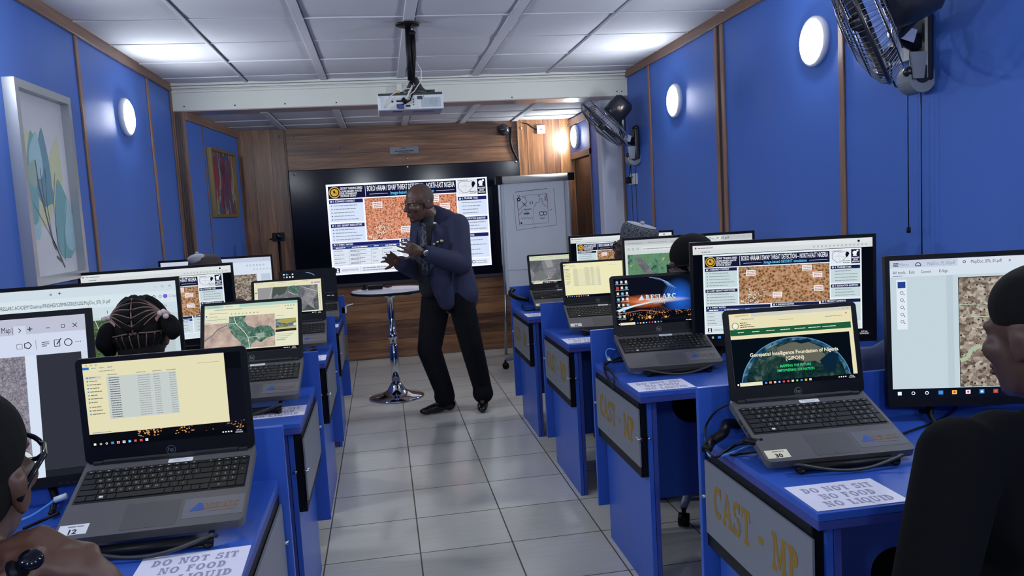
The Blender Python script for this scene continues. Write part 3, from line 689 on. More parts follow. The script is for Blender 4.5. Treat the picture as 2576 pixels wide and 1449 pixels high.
    c.rect(.86, .925, .8615, .975, GRYT, 3); c.disc(.885, .95, .02, DKT, 3, 16, .014); c.words(.9, .97, .94, .011, GRYT, 3, r); c.words(.9, .975, .962, .011, GRYT, 3, r)
INKE = E((14, 16, 22))
TB = [(62, 140, 220), (250, 200, 80), (240, 240, 245), (70, 150, 220), (200, 60, 60), (230, 60, 60), (236, 238, 242), (90, 170, 90)]
def taskbar(c, v0, dark=INKE, search=False, u=.02, k=2, clock=True, n=9, gap=.036):
    c.rect(0, v0, 1, 1, dark, k); h = 1 - v0; m_ = (v0 + 1) / 2
    if search: c.rect(u + .02, v0 + h * .1, u + .2, 1 - h * .1, E((232, 228, 200)), k + 1); c.rect(u, m_ - h * .2, u + .012, m_ + h * .2, WHT, k + 1); u += .22
    for i in range(n):
        q = i - (0 if search else 3); uu = u + gap * i
        if q < 0: c.rect(uu, m_ - h * .2, uu + .015, m_ + h * .2, WHT, k + 1) if i == 0 else c.disc(uu + .008, m_, h * .2, WHT, k + 1, 12, h * .12)
        else: c.rect(uu, m_ - h * .22, uu + .018, m_ + h * .22, E(TB[q % 8]), k + 1); c.disc(uu + .009, m_, h * .12, E(TB[(q + 3) % 8]), k + 2, 10)
    if clock:
        for i in range(4): c.rect(.84 + .018 * i, m_ - h * .12, .85 + .018 * i, m_ + h * .12, WHT, k + 1)
        c.text('4:07 pm', .95, m_ - h * .02, h * .4, WHT, k + 1, 'c', fit=.035); c.text('29/04/2026', .95, m_ + h * .38, h * .4, WHT, k + 1, 'c', fit=.05)
def winbtn(c, v, m_=GRYT, k=4):
    c.rect(.895, v, .905, v + .004, m_, k); c.line([(.93, v - .008), (.94, v - .008), (.94, v + .01), (.93, v + .01), (.93, v - .008)], .003, m_, k); c.line([(.965, v - .01), (.975, v + .01)], .004, m_, k); c.line([(.975, v - .01), (.965, v + .01)], .004, m_, k)
def scr_slide(c):
    c.rect(0, 0, 1, 1, SCB, 0); c.rect(0, 0, 1, .095, E((222, 228, 230)), 1); c.rect(0, .045, 1, .095, E((214, 220, 222)), 2); c.words(.03, .12, .028, .012, E((150, 120, 120)), 3); c.rect(.012, .018, .022, .036, RED_E, 3); c.words(.05, .1, .07, .012, E((130, 150, 140)), 3); c.disc(.925, .03, .012, INKE, 4)
    for i in range(14): c.disc(.68 + .022 * i, .068, .008, E((110, 112, 122)), 3, 10, .005)
    slide(c.sub(.055, .1, .94, .935, 1)); taskbar(c, .945, E((10, 12, 20)), n=8)
RED_E = E((200, 60, 60))
def scr_acrobat(c):
    c.rect(0, 0, 1, 1, E((196, 212, 220)), 0); c.rect(0, 0, 1, .055, E((196, 206, 226)), 1); c.rect(.26, .004, .64, .055, E((216, 224, 238)), 2); c.rect(0, .055, 1, .12, E((212, 224, 236)), 1)
    c.line([(.015, .022), (.035, .022)], .005, DKT, 3); c.line([(.015, .032), (.035, .032)], .005, DKT, 3); c.line([(.015, .042), (.035, .042)], .005, DKT, 3); c.text('Menu', .04, .04, .028, GRYT, 3)
    c.line([(.1, .032), (.11, .018), (.12, .032), (.12, .044), (.1, .044), (.1, .032)], .005, DKT, 3); c.text('MapDoc_03_03.pdf', .145, .042, .034, GRYT, 3, fit=.105); c.text('MapDoc_07b_01.pdf', .31, .042, .034, DKT, 3, fit=.115); c.disc(.285, .03, .012, DKT, 3, 5, .007); c.text('+ Create', .53, .042, .036, NAV2, 3, fit=.06); c.text('x', .45, .042, .034, DKT, 3)
    for s, u in (('All tools', .012), ('Edit', .075), ('Convert', .12), ('E-Sign', .19)): c.text(s, u, .098, .03, DKT, 3, fit=.0055 * len(s))
    c.rect(.012, .112, .05, .115, NAV2, 3); c.rect(.215, .12, .24, .93, E((186, 202, 212)), 1); c.rect(.025, .14, .065, .5, E((224, 234, 244)), 2); c.rect(.03, .155, .06, .2, NAV2, 3)
    for i in range(5): v = .235 + .052 * i; c.disc(.045, v, .012, DKT, 3, 12, .009); c.rect(.052, v + .01, .056, v + .016, DKT, 3)
    f = emat('fields_image', im_fields); c.rect(.26, .14, .97, .93, E((40, 36, 34)), 2); c.rect(.262, .145, .97, .93, f, 3)
    c.rect(.262, .335, .97, .339, E((196, 214, 190)), 4); c.rect(.262, .425, .97, .429, E((196, 214, 190)), 4)
    rv = E((170, 188, 160)); c.line([(.262, .74), (.29, .72), (.305, .66), (.34, .64), (.38, .68), (.42, .72), (.5, .73), (.6, .7), (.7, .74), (.97, .72)], .03, rv, 4)
    taskbar(c, .935, E((12, 18, 34)), n=11, gap=.052)
def scr_copilot(c):
    c.rect(0, 0, 1, 1, E((196, 212, 218)), 0); c.rect(0, 0, 1, .09, E((206, 220, 230)), 1); c.rect(0, .09, 1, .2, E((214, 228, 236)), 1); c.rect(0, .2, 1, .3, E((204, 220, 228)), 1)
    c.text('+', .44, .065, .06, DKT, 3); c.text('x', .4, .06, .045, DKT, 3); winbtn(c, .045)
    c.text('C:/Users/RESLARC-ACADEMY/Desktop/FINISHED%20IMAGERIES%202/MapDoc_07b_01.pdf', .12, .165, .05, DKT, 3, fit=.56)
    c.text('Ask Copilot', .45, .265, .05, DKT, 3); c.text('1  of 1', .66, .265, .045, DKT, 3)
    for i in range(8): c.disc(.3 + .02 * i, .25, .012, GRYT, 3, 10, .008)
    for i in range(5): c.disc(.8 + .03 * i, .14, .014, DKT if i == 3 else GRYT, 3, 12, .009); c.disc(.8 + .035 * i, .235, .014, GRYT, 3, 12, .009)
    c.disc(.945, .14, .02, E((150, 80, 210)), 4, 14); c.disc(.94, .145, .01, E((60, 120, 230)), 5, 10); c.text('Chat', .962, .155, .04, GRYT, 3)
    c.rect(.12, .32, .84, 1, emat('grass_image', im_grass), 2); c.line([(.6, .32), (.63, .5)], .006, E((200, 208, 190)), 3); c.line([(.12, .7), (.62, .66)], .004, E((150, 170, 150)), 3); c.poly([(.74, .4), (.8, .32), (.83, .32), (.83, .38)], E((176, 168, 150)), 3); c.rect(.9, .3, .975, .96, E((186, 200, 206)), 1); c.rect(.98, .8, .985, .94, GRYT, 3)
def scr_pdfdark(c):
    c.rect(0, 0, 1, 1, E((208, 216, 236)), 0); c.rect(0, 0, 1, .1, E((190, 194, 212)), 1); c.rect(.772, .045, .81, .1, E((206, 214, 232)), 2); c.rect(0, .1, 1, .235, E((210, 218, 240)), 1)
    c.text('Map', .735, .082, .05, DKT, 3, fit=.028); c.line([(.787, .06), (.795, .073), (.787, .086)], .004, DKT, 3); c.text('+', .815, .09, .06, DKT, 3); c.rect(.872, .068, .885, .071, DKT, 3); c.line([(.922, .055), (.932, .055), (.932, .075), (.922, .075), (.922, .055)], .003, DKT, 3); c.line([(.958, .052), (.972, .078)], .004, DKT, 3); c.line([(.972, .052), (.958, .078)], .004, DKT, 3); c.line([(.768, .05), (.768, .09)], .003, DKT, 3); c.line([(.712, .062), (.726, .062), (.726, .086), (.712, .086), (.712, .062)], .003, GRYT, 3)
    c.disc(.812, .17, .024, DKT, 3, 5, .018); c.line([(.838, .14), (.838, .2)], .003, GRYT, 3); [c.line([(.856, v), (.88 - (v > .175) * .008, v)], .004, DKT, 3) for v in (.158, .17, .182)]; c.line([(.896, .15), (.913, .15), (.913, .19), (.896, .19), (.896, .15)], .004, DKT, 3); c.line([(.903, .178), (.918, .142)], .006, DKT, 3); c.disc(.94, .17, .024, DKT, 3, 18, .019); [c.rect(.963 + .007 * i, .168, .966 + .007 * i, .174, DKT, 3) for i in range(3)]; c.line([(.778, .158), (.795, .158), (.795, .188), (.778, .188), (.778, .158)], .004, GRYT, 3)
    c.rect(0, .235, .8, 1, emat('gravel_image', im_gravel), 2); c.rect(.8, .235, .836, 1, E((214, 226, 244)), 2); c.rect(.836, .235, .978, .955, E((52, 55, 66), .9), 2); c.rect(.978, .235, 1, .955, E((206, 216, 232)), 2); c.rect(0, .955, .8, 1, E((196, 204, 214)), 2); c.rect(.836, .955, 1, 1, E((30, 34, 42)), 3)
    c.disc(.77, .88, .06, E((210, 214, 220)), 3, 20); c.disc(.77, .88, .06, E((90, 94, 104)), 4, 20, .056); c.rect(.74, .7, .77, .8, E((70, 40, 120)), 3)
def scr_pdffar(c):
    c.rect(0, 0, 1, 1, E((214, 224, 240)), 0); c.rect(0, 0, 1, .075, E((196, 206, 226)), 1); winbtn(c, .04)
    for i in range(6): c.disc(.78 + .03 * i, .13, .014, GRYT, 3, 10, .008); c.disc(.84 + .03 * i, .2, .012, GRYT, 3, 10, .007)
    c.words(.05, .4, .13, .016, GRYT, 3); c.rect(.1, .28, .86, 1, emat('fields_image', im_fields), 2); c.rect(.3, .8, .86, .95, emat('green_image', im_green), 3); c.rect(.9, .28, .985, .9, E((190, 202, 220)), 2)
def scr_green(c):
    c.rect(0, 0, 1, 1, E((206, 214, 214)), 0); c.rect(0, 0, 1, .07, E((186, 192, 196)), 1); c.rect(.6, .01, .76, .07, E((220, 226, 226)), 2); c.text('MapDoc_01_01.pdf', .62, .055, .045, DKT, 3); c.words(.02, .14, .045, .012, GRYT, 3); c.words(.18, .33, .045, .012, GRYT, 3); c.words(.36, .55, .045, .012, GRYT, 3); winbtn(c, .035)
    for i in range(3): c.disc(.03 + .035 * i, .125, .016, GRYT, 3, 12, .011)
    c.rect(.13, .1, .7, .155, E((218, 224, 224)), 2); c.words(.14, .5, .13, .014, GRYT, 3); [c.rect(.78 + .035 * i, .115, .79 + .035 * i, .135, GRYT, 3) for i in range(6)]
    c.rect(.02, .2, .9, .96, emat('green_image', im_green), 2); bk = emat('ridge_image', im_grey); c.poly([(.07, .24), (.13, .25), (.2, .42), (.24, .52), (.2, .55), (.13, .42)], bk, 3); c.poly([(.3, .5), (.36, .42), (.41, .34), (.43, .35), (.38, .5), (.32, .55)], E((120, 100, 84)), 3); c.rect(.92, .2, 1, .96, E((190, 198, 198)), 2); taskbar(c, .96)
LY = E((234, 230, 190)); LY2 = E((222, 220, 190))
def scr_explorer(c, r2=False):
    rr = random.Random(11 + r2); c.rect(0, 0, 1, 1, E((10, 12, 20)), 0); U = 1.0 if r2 else .895
    c.rect(.86, .2, 1, .9, E((16, 18, 30)), 1)
    if not r2: c.rect(.3, .84, 1, .93, emat('city_lights', im_city), 1)
    c.rect(0, 0, U, .845 if not r2 else .93, E((236, 232, 188)) if r2 else E((228, 222, 184)), 2); c.rect(0, .045, .04, .075, E((40, 110, 190)), 3); [c.words(.055 + .05 * i, .085 + .05 * i, .06, .012, GRYT, 3, rr) for i in range(3)]; c.words(.1, .2, .1, .012, GRYT, 3, rr); c.words(.72, .86, .1, .01, E((180, 176, 150)), 3, rr); [c.rect(.02 + .03 * i, .015, .03 + .03 * i, .03, E((200, 170, 80)), 3) for i in range(3)]
    c.rect(.01, .155, .11, .19, E((206, 206, 192)), 3)
    for i in range(11): v = .17 + .042 * i + (.015 if i > 7 else 0); c.rect(.018, v - .009, .028, v + .009, E([(70, 140, 200), (80, 160, 170), (190, 160, 70)][i % 3]), 4); c.words(.034, .034 + rr.uniform(.04, .08), v, .014, E((120, 116, 100)), 4, rr)
    u0, u1 = .14, .58; c.rect(u0, .17, u1, .68, E((198, 206, 204)) if not r2 else E((226, 224, 186)), 3); [c.words(a, a + .06, .15, .012, E((150, 146, 124)), 3, rr) for a in (.15, .33, .43, .52)]
    for i in range(18):
        v = .19 + .0275 * i; c.words(.155, .22, v, .012, E((82, 88, 100)) if not r2 else E((160, 164, 160)), 4, rr, 1.0); c.words(.335, .41, v, .011, E((150, 156, 162)), 4, rr); c.words(.435, .475, v, .011, E((150, 156, 162)), 4, rr); c.words(.535, .575, v, .011, E((150, 156, 162)), 4, rr)
    if r2: c.rect(.14, .66, .58, .664, E((150, 170, 200)), 4)
    else: c.words(.02, .14, .828, .01, GRYT, 4, rr)
    taskbar(c, .935, E((8, 10, 18)), n=10)
def scr_map(c):
    c.rect(0, 0, 1, 1, E((232, 230, 196)), 0); c.rect(0, 0, 1, .065, E((172, 206, 194)), 1); c.rect(.2, .01, .37, .065, E((222, 228, 200)), 2); c.words(.22, .3, .04, .012, GRYT, 3); c.words(.03, .15, .04, .012, GRYT, 3); c.rect(.1, .085, .8, .12, E((214, 222, 196)), 2); c.words(.11, .4, .103, .012, GRYT, 3); [c.rect(.86 + .03 * i, .09, .875 + .03 * i, .112, E((130, 176, 190)), 3) for i in range(4)]
    c.words(.05, .25, .17, .014, E((150, 148, 120)), 3); c.disc(.02, .22, .016, E((50, 110, 190)), 3); c.words(.06, .14, .235, .014, E((190, 100, 100)), 3); [c.rect(.28 + .04 * i, .19, .292 + .04 * i, .21, GRYT, 3) for i in range(8)]; c.words(.88, .95, .17, .012, DKT, 3)
    tl = emat('wetland_image', im_teal); c.rect(0, .25, .75, .92, emat('pink_plain_image', im_pink), 1); c.rect(0, .24, .26, .38, E((224, 226, 196)), 4); c.words(.01, .24, .3, .012, GRYT, 5); c.words(.01, .06, .36, .012, GRYT, 5)
    c.poly([(.26, .25), (.44, .25), (.42, .36), (.46, .46), (.53, .52), (.6, .47), (.7, .5), (.74, .6), (.75, .7), (.66, .74), (.6, .82), (.55, .78), (.5, .84), (.48, .92), (.4, .92), (.38, .78), (.33, .7), (.28, .58), (.25, .44)], tl, 2)
    c.poly([(.54, .64), (.63, .62), (.64, .72), (.56, .74)], E((150, 166, 150)), 3); c.line([(.31, .25), (.33, .4), (.42, .58), (.46, .7), (.48, .92)], .012, E((226, 222, 206)), 4); c.line([(.33, .4), (.26, .4)], .008, E((226, 222, 206)), 4); c.line([(.46, .7), (.56, .7), (.59, .76)], .008, E((214, 214, 200)), 4); c.line([(0, .72), (.08, .62), (.14, .5), (.24, .42)], .018, E((96, 120, 124)), 3)
    c.rect(.75, .24, .985, .84, E((230, 230, 200)), 5); c.words(.77, .85, .3, .014, GRYT, 6); lk = emat('lake_image', im_lake); c.rect(.755, .37, .98, .62, lk, 6); c.poly([(.755, .56), (.98, .53), (.98, .62), (.755, .62)], E((196, 178, 130)), 7); c.poly([(.755, .59), (.98, .58), (.98, .63), (.755, .64)], E((40, 42, 40)), 8); c.poly([(.76, .41), (.84, .38), (.98, .37), (.98, .43), (.88, .48), (.8, .45)], E((170, 160, 90)), 7)
    [c.words(.765, .95 - .03 * i, .69 + .035 * i, .012, GRYT, 6) for i in range(3)]; c.rect(.765, .785, .86, .815, E((140, 200, 186)), 6); c.disc(.965, .5, .03, E((214, 226, 214)), 8); [c.disc(.82 + .035 * i, .885, .02, E((236, 232, 214)), 6, 12, .008) for i in range(5)]; c.rect(0, .915, 1, .93, E((226, 224, 200)), 5); taskbar(c, .935, E((10, 12, 20)), n=12)
def scr_grey(c, col=True):
    c.rect(0, 0, 1, 1, E((226, 224, 190)) if col else E((206, 212, 186)), 0); [c.words(.03 + .17 * i, .13 + .17 * i, .035 + .05 * (i % 2), .012, E((160, 158, 132)), 3) for i in range(5)]
    if col: c.disc(.865, .1, .016, DKT, 3); c.rect(.9, .085, .985, .115, E((120, 150, 220)), 3); c.rect(.895, .085, .93, .115, E((220, 120, 130)), 4)
    c.rect(.05 if col else 0, .16, .945 if col else .99, .9, emat('ridge_image', im_grey), 2); g = emat('dark_green_image', im_teal)
    if col:
        c.poly([(.28, .16), (.5, .16), (.46, .34), (.37, .42), (.33, .36), (.25, .5)], E((72, 84, 76)), 3); c.poly([(.5, .16), (.6, .15), (.66, .3), (.62, .4), (.54, .34)], g, 3); c.line([(.27, .16), (.2, .6)], .014, E((196, 194, 190)), 4); c.line([(.7, .2), (.93, .36)], .014, E((196, 194, 190)), 4); c.line([(.5, .32), (.58, .4), (.64, .44)], .016, E((196, 198, 190)), 4); c.rect(.05, .16, .26, .6, E((150, 150, 152)), 3)
        for i in range(16): c.disc(R_.uniform(.3, .9), R_.uniform(.3, .85), R_.uniform(.006, .014), E((40, 46, 50)), 5, 8)
        c.disc(.025, .3, .02, E((80, 90, 190)), 3); [c.rect(.965, .25 + .06 * i, .975, .265 + .06 * i, GRYT, 3) for i in range(10)]
    else: c.poly([(.3, .16), (.44, .16), (.46, .42), (.34, .45)], E((150, 152, 152)), 3); c.disc(.2, .68, .16, E((112, 118, 118)), 3, 20); c.line([(.08, .86), (.2, .9), (.34, .82), (.35, .7)], .014, E((176, 174, 168)), 4); c.line([(.6, .35), (.66, .52)], .01, E((200, 200, 198)), 4)
    c.rect(0, .9, 1, .925, E((226, 226, 206)), 4); taskbar(c, .93, E((10, 12, 20)), search=not col, n=9 if col else 8)
def scr_wall(c):
    c.rect(0, 0, 1, 1, E((13, 17, 32)), 0); gl = random.Random(5)
    q = emat('wallpaper_glow', lambda q: wallglow(q)); c.rect(0, 0, 1, .93, q, 1)
    for k in range(9): a = k / 8; c.line([(.46, .02), (.6 + .06 * a, .1 + .03 * a), (.66 + .1 * a, .22 + .06 * a), (.64 + .14 * a - .1, .5)][:3 + (k % 2)], .004, E((120, 170, 240)), 2)
    c.line([(.44, .01), (.56, .05), (.64, .12), (.68, .2)], .008, E((190, 210, 250)), 3)
    for k in range(14): a = math.radians(150 + k * 5); c.line([(.42, .52), (.42 + .3 * math.cos(a), .48 - .14 * math.sin(a) - .03)], .003, E((220, 120, 70)), 2)
    for k in range(9): c.line([(.5, .55), (.4 + .03 * k, .74)], .0025, E((190, 110, 80)), 2)
    c.poly([(0, .68), (.1, .62), (.25, .575), (.42, .535), (.5, .53), (.42, .56), (.22, .62), (.06, .7)], E((214, 232, 244)), 4)
    c.rect(0, .74, 1, .9, emat('city_lights', im_city), 2); c.line([(.1, .74), (.3, .7), (.42, .72), (.55, .78)], .02, E((150, 90, 70)), 3)
    c.disc(.4, .86, .03, E((244, 190, 110)), 4); c.disc(.6, .87, .02, E((240, 180, 110)), 4)
    lt = E((200, 228, 242)); c.slabtext('RESLARC', .375, .485, .1, lt, 6, fit=.37); c.poly([(.28, .49), (.33, .38), (.355, .49)], lt, 6); c.text('Academy', .44, .575, .085, E((186, 196, 214)), 6, fit=.17); c.rect(.36, .5, .68, .504, E((150, 170, 210)), 6)
    for i in range(3):
        for j in range(7):
            if i == 2 and j > 4: continue
            u, v = .025 + .055 * i, .05 + .122 * j
            if j == 1 and i == 0: c.rect(u, v, u + .032, v + .06, E((214, 70, 60)), 5)
            elif (i + j) % 3 == 0: c.disc(u + .016, v + .03, .03, E((130, 190, 222)), 5, 14)
            else: c.rect(u + .003, v, u + .029, v + .055, E((226, 226, 220)), 5)
            c.words(u - .008, u + .04, v + .075, .012, E((210, 212, 214)), 5, gl)
    taskbar(c, .935, E((9, 11, 20)), search=True, n=9)
def wallglow(q):
    o = q.obj(); sx = q.n('ShaderNodeSeparateXYZ'); q.l(o, sx.inputs[0]); x = sx.outputs[0]; z = sx.outputs[2]
    def g(cx, cz, rx, rz):
        a = q.math('DIVIDE', q.math('SUBTRACT', x, cx), rx); b_ = q.math('DIVIDE', q.math('SUBTRACT', z, cz), rz)
        d = q.math('SQRT', q.math('ADD', q.math('MULTIPLY', a, a), q.math('MULTIPLY', b_, b_))); return q.math('MAXIMUM', q.math('SUBTRACT', 1.0, d), 0.0)
    c = q.mix(g(.1, .14, .075, .085), lin((13, 17, 32)), lin((40, 110, 226))); c = q.mix(g(-.05, .135, .11, .03), c, lin((236, 120, 60))); c = q.mix(g(.02, .135, .13, .012), c, lin((240, 226, 214))); q.emit(c, .95)
def scr_gifon(c):
    c.rect(0, 0, 1, 1, E((232, 224, 184)), 0); c.rect(.18, 0, 1, .05, E((206, 206, 196)), 1); c.words(.05, .16, .028, .012, GRYT, 3); c.words(.1, .2, .08, .012, GRYT, 3); c.words(.4, .52, .12, .01, E((170, 164, 136)), 3); c.words(.78, .92, .12, .012, GRYT, 3); c.disc(.955, .09, .01, E((200, 60, 60)), 3); winbtn(c, .025)
    c.disc(.045, .16, .048, E((240, 238, 222)), 3, 20); c.disc(.045, .165, .048, E((90, 90, 80)), 4, 20, .04); [c.words(.085, .14 + .03 * i, .13 + .028 * i, .014, DKT, 3) for i in range(3)]
    c.rect(0, .215, .985, .3, E((28, 92, 60)), 2); [c.words(.06 + .115 * i, .11 + .125 * i, .258, .014, E((226, 232, 214)), 3) for i in range(7)]
    n = 40; g = emat('globe_image', im_globe); bl = emat('globe_sea_image', im_earthblue); c.rect(0, .35, .965, .94, E((6, 14, 24)), 1)
    cx, cy, rx, ry = .5, 1.02, .44, .64
    arc = lambda s: [(cx + rx * s * math.cos(math.pi * k / n), cy - ry * s * math.sin(math.pi * k / n)) for k in range(n + 1)]
    c.poly([(u, min(v, .94)) for u, v in arc(1.015)], E((90, 150, 190)), 2); c.poly([(u, min(v, .94)) for u, v in arc(1.0)], bl, 3); c.poly([(u, min(v, .94)) for u, v in arc(.93)], g, 4)
    c.poly([(.36, .5), (.46, .45), (.6, .44), (.68, .5), (.74, .56), (.72, .6), (.76, .66), (.7, .76), (.66, .72), (.58, .72), (.46, .66), (.36, .62)], E((108, 110, 98), .8), 5); c.poly([(.48, .42), (.62, .41), (.66, .45), (.56, .47)], E((10, 34, 60)), 6); c.poly([(.7, .72), (.8, .6), (.86, .66), (.82, .88), (.76, .9)], E((12, 36, 58)), 6)
    wt = E((236, 232, 206)); serif(c, 'Geospatial Intelligence Foundation of Nigeria', .5, .6, .07, wt, .72); serif(c, '(GIFON)', .5, .68, .07, wt, .15)
    gr = E((60, 214, 130)); c.text('MAPPING THE FUTURE', .5, .775, .05, gr, 7, 'c', .02, fit=.25); c.text('EMPOWERING THE NATION', .5, .835, .05, gr, 7, 'c', .02, fit=.3)
    taskbar(c, .94, E((10, 14, 20)), search=True, n=11)
def serif(c, s, u, v, size, mt, fit): c.text(s, u, v, size, mt, 7, 'c', .022, fit=fit)
def scr_dark(c):
    c.rect(0, 0, 1, 1, E((24, 28, 38), .9), 0)
    for j in range(2):
        for i in range(4):
            if (i, j) == (2, 0): c.rect(.12, .09, .155, .1, E((120, 130, 140)), 2); continue
            c.disc(.05 + .055 * i, .09 + .1 * j, .03, E([(226, 232, 236), (80, 190, 200), (200, 200, 200), (226, 230, 236), (224, 90, 70), (230, 230, 230), (230, 230, 230), (230, 230, 230)][i + 4 * j]), 2, 14)
    c.line([(.46, .05), (.56, .1), (.62, .18)], .012, E((150, 180, 220)), 2); c.line([(.5, .05), (.6, .12), (.64, .2)], .006, E((130, 160, 210)), 2); taskbar(c, .94, E((18, 20, 28)), n=0); c.words(.7, .97, .86, .01, E((80, 84, 90)), 2)
# ------------------------------------------------------------------ laptops
def rrect(x0, y0, x1, y1, r, n=5):
    out = []
    for cx, cy, a in ((x1 - r, y0 + r, -90), (x1 - r, y1 - r, 0), (x0 + r, y1 - r, 90), (x0 + r, y0 + r, 180)):
        for i in range(n + 1): t = math.radians(a + 90 * i / n); out.append((cx + r * math.cos(t), cy + r * math.sin(t)))
    return out
LIDM = mat('black_lid_bezel', (14, 16, 22), .45, spec=.18); HOT = mat('dull_logo_metal', (120, 122, 126), .4, .5)
TRANS = mat('glossy_label_film', (98, 98, 104), .3); LBLUE = mat('logo_blue', (44, 74, 140), .5); LORG = mat('logo_brown', (120, 92, 66), .5); TPAD = mat('touchpad_grey', (74, 73, 75), .5)
_base = {}
def laptop_base():
    """meshes shared by every laptop"""
    b = MB(); b.prism(rrect(-.19, -.255, .19, .012, .014), (0, 0, -.02), (1, 0, 0), (0, 1, 0), .02, CHASSIS)
    b.bb((-.15, -.012, -.006), (.15, .004, .009), DARKG); b.bb((-.172, -.012, -.004), (-.152, .006, .007), DARKG); b.bb((.152, -.012, -.004), (.172, .006, .007), DARKG)
    for i in range(3): b.bb((-.1915, -.09 - .03 * i, -.012), (-.1895, -.07 - .03 * i, -.006), INK)
    b.bb((-.172, -.03, .0001), (-.155, -.028, .0004), INK)
    _base['base'] = b
    k = MB(); k.bb((-.181, -.146, -.001), (.181, -.034, .0006), KEYM)
    rows = ['`1234567890-=', 'QWERTYUIOP[]', "ASDFGHJKL;'", 'ZXCVBNM,./']
    kk = MB(); P = .0188; x0 = -.178; kc = Canvas(kk, (-.19, .012, .0036), (1, 0, 0), (0, -1, 0), .38, .267); kc.n = V((0, 0, 1)); kc.lay = .0001
    def key(x, y, w, ch='', h=.0158):
        kk.bb((x + .0012, y - h, 0), (x + w - .0012, y, .0034), KEYM)
        if ch:
            vs, fs, a, bb_ = glyphs(ch); s = .0072
            kk.add([(x + w / 2 - (a + bb_) / 2 * s + vx * s, y - h / 2 - .3 * s + vy * s, .0037) for vx, vy in vs], fs, KEYL)
    for i in range(19): key(x0 + .01874 * i, -.0355, .0187, '', .0092)
    for i in range(19):
        if i not in (13,): kk.bb((x0 + .01874 * i + .007, -.0412, .0035), (x0 + .01874 * i + .0115, -.0398, .0037), KEYL)
    y = -.0478; rp = .0192
    x = x0
    for ch in rows[0]: key(x, y, P, ch); x += P
    key(x, y, x0 + 15 * P - x); X4 = x0 + 15 * P + .001
    np_ = ['789', '456', '123', '0.']
    for i, ch in enumerate(('#', '/', '*', '-')): key(X4 + .0185 * i, y, .0185, ch)
    y -= rp; x = x0; key(x, y, P * 1.5); x += P * 1.5
    for ch in rows[1]: key(x, y, P, ch); x += P
    key(x, y, x0 + 15 * P - x)
    for i, ch in enumerate('789'): key(X4 + .0185 * i, y, .0185, ch)
    key(X4 + .0555, y, .0185, '+', .0158 + rp)
    y -= rp; x = x0; key(x, y, P * 1.8); x += P * 1.8
    for ch in rows[2]: key(x, y, P, ch); x += P
    key(x, y, x0 + 15 * P - x)
    for i, ch in enumerate('456'): key(X4 + .0185 * i, y, .0185, ch)
    y -= rp; x = x0; key(x, y, P * 2.3); x += P * 2.3
    for ch in rows[3]: key(x, y, P, ch); x += P
    key(x, y, x0 + 15 * P - x)
    for i, ch in enumerate('123'): key(X4 + .0185 * i, y, .0185, ch)
    key(X4 + .0555, y, .0185, '', .0158 + rp)
    y -= rp; x = x0
    for w in (1.2, 1.1): key(x, y, P * w); x += P * w
    key(x, y, P * 1.1); kk.bb((x + .006, y - .011, .0035), (x + .0145, y - .0045, .0037), WSTICK); x += P * 1.1; key(x, y, P * 1.1); x += P * 1.1
    key(x, y, P * 5.4); x += P * 5.4; key(x, y, P); x += P; key(x, y, P); x += P
    for i in range(3): key(x, y, P); x += P
    key(X4, y, .037, '0'); key(X4 + .037, y, .0185, '.')
    k.add([tuple(p) for p in kk.v], [], KEYM); base_n = len(k.v) - len(kk.v)
    for f, mi in zip(kk.f, kk.mi): k.f.append(tuple(q + base_n for q in f)); k.mi.append(k.m(kk.mats[mi])); k.sm.append(False)
    _base['keyboard'] = k
    t = MB(); t.prism(rrect(-.062, -.246, .05, -.165, .003, 2), (0, 0, 0), (1, 0, 0), (0, 1, 0), .0005, TPAD); t.bb((-.008, -.246, .0005), (-.0075, -.232, .0007), INK); _base['touchpad'] = t
    s = MB(); s.prism(rrect(-.005, -.03, .05, -.016, .003, 2), (0, 0, .0001), (1, 0, 0), (0, 1, 0), .0006, WSTICK)
    c = Canvas(s, (-.005, -.016, .0008), (1, 0, 0), (0, -1, 0), .055, .014); c.n = V((0, 0, 1)); c.lay = .0001; c.words(.12, .9, .35, .14, GREYT2, 1); c.words(.25, .75, .68, .12, GREYT2, 1); _base['asset_label'] = s
    g = MB(); g.bb((.06, -.232, .0001), (.186, -.17, .0005), TRANS); c = Canvas(g, (.06, -.17, .0006), (1, 0, 0), (0, -1, 0), .126, .062); c.n = V((0, 0, 1)); c.lay = .0004
    c.poly([(.1, .66), (.24, .24), (.3, .3), (.36, .66)], LBLUE, 1); c.slabtext('RESLARC', .34, .6, .3, LORG, 1, fit=.56); c.words(.4, .88, .72, .07, LORG, 1); _base['logo_sticker'] = g
GREYT2 = mat('label_print', (130, 130, 140), .6)
laptop_base()
_shared = {}
def shared(name, parent, bev=0):
    o = _base[name].build(name, None, bev) if name not in _shared else None
    if o is None: o = bpy.data.objects.new(name, _shared[name].data); C.objects.link(o); [setattr(o.modifiers.new('bevel', 'BEVEL'), 'width', m_.width) for m_ in _shared[name].modifiers]
    else: _shared[name] = o
    o.parent = parent; return o
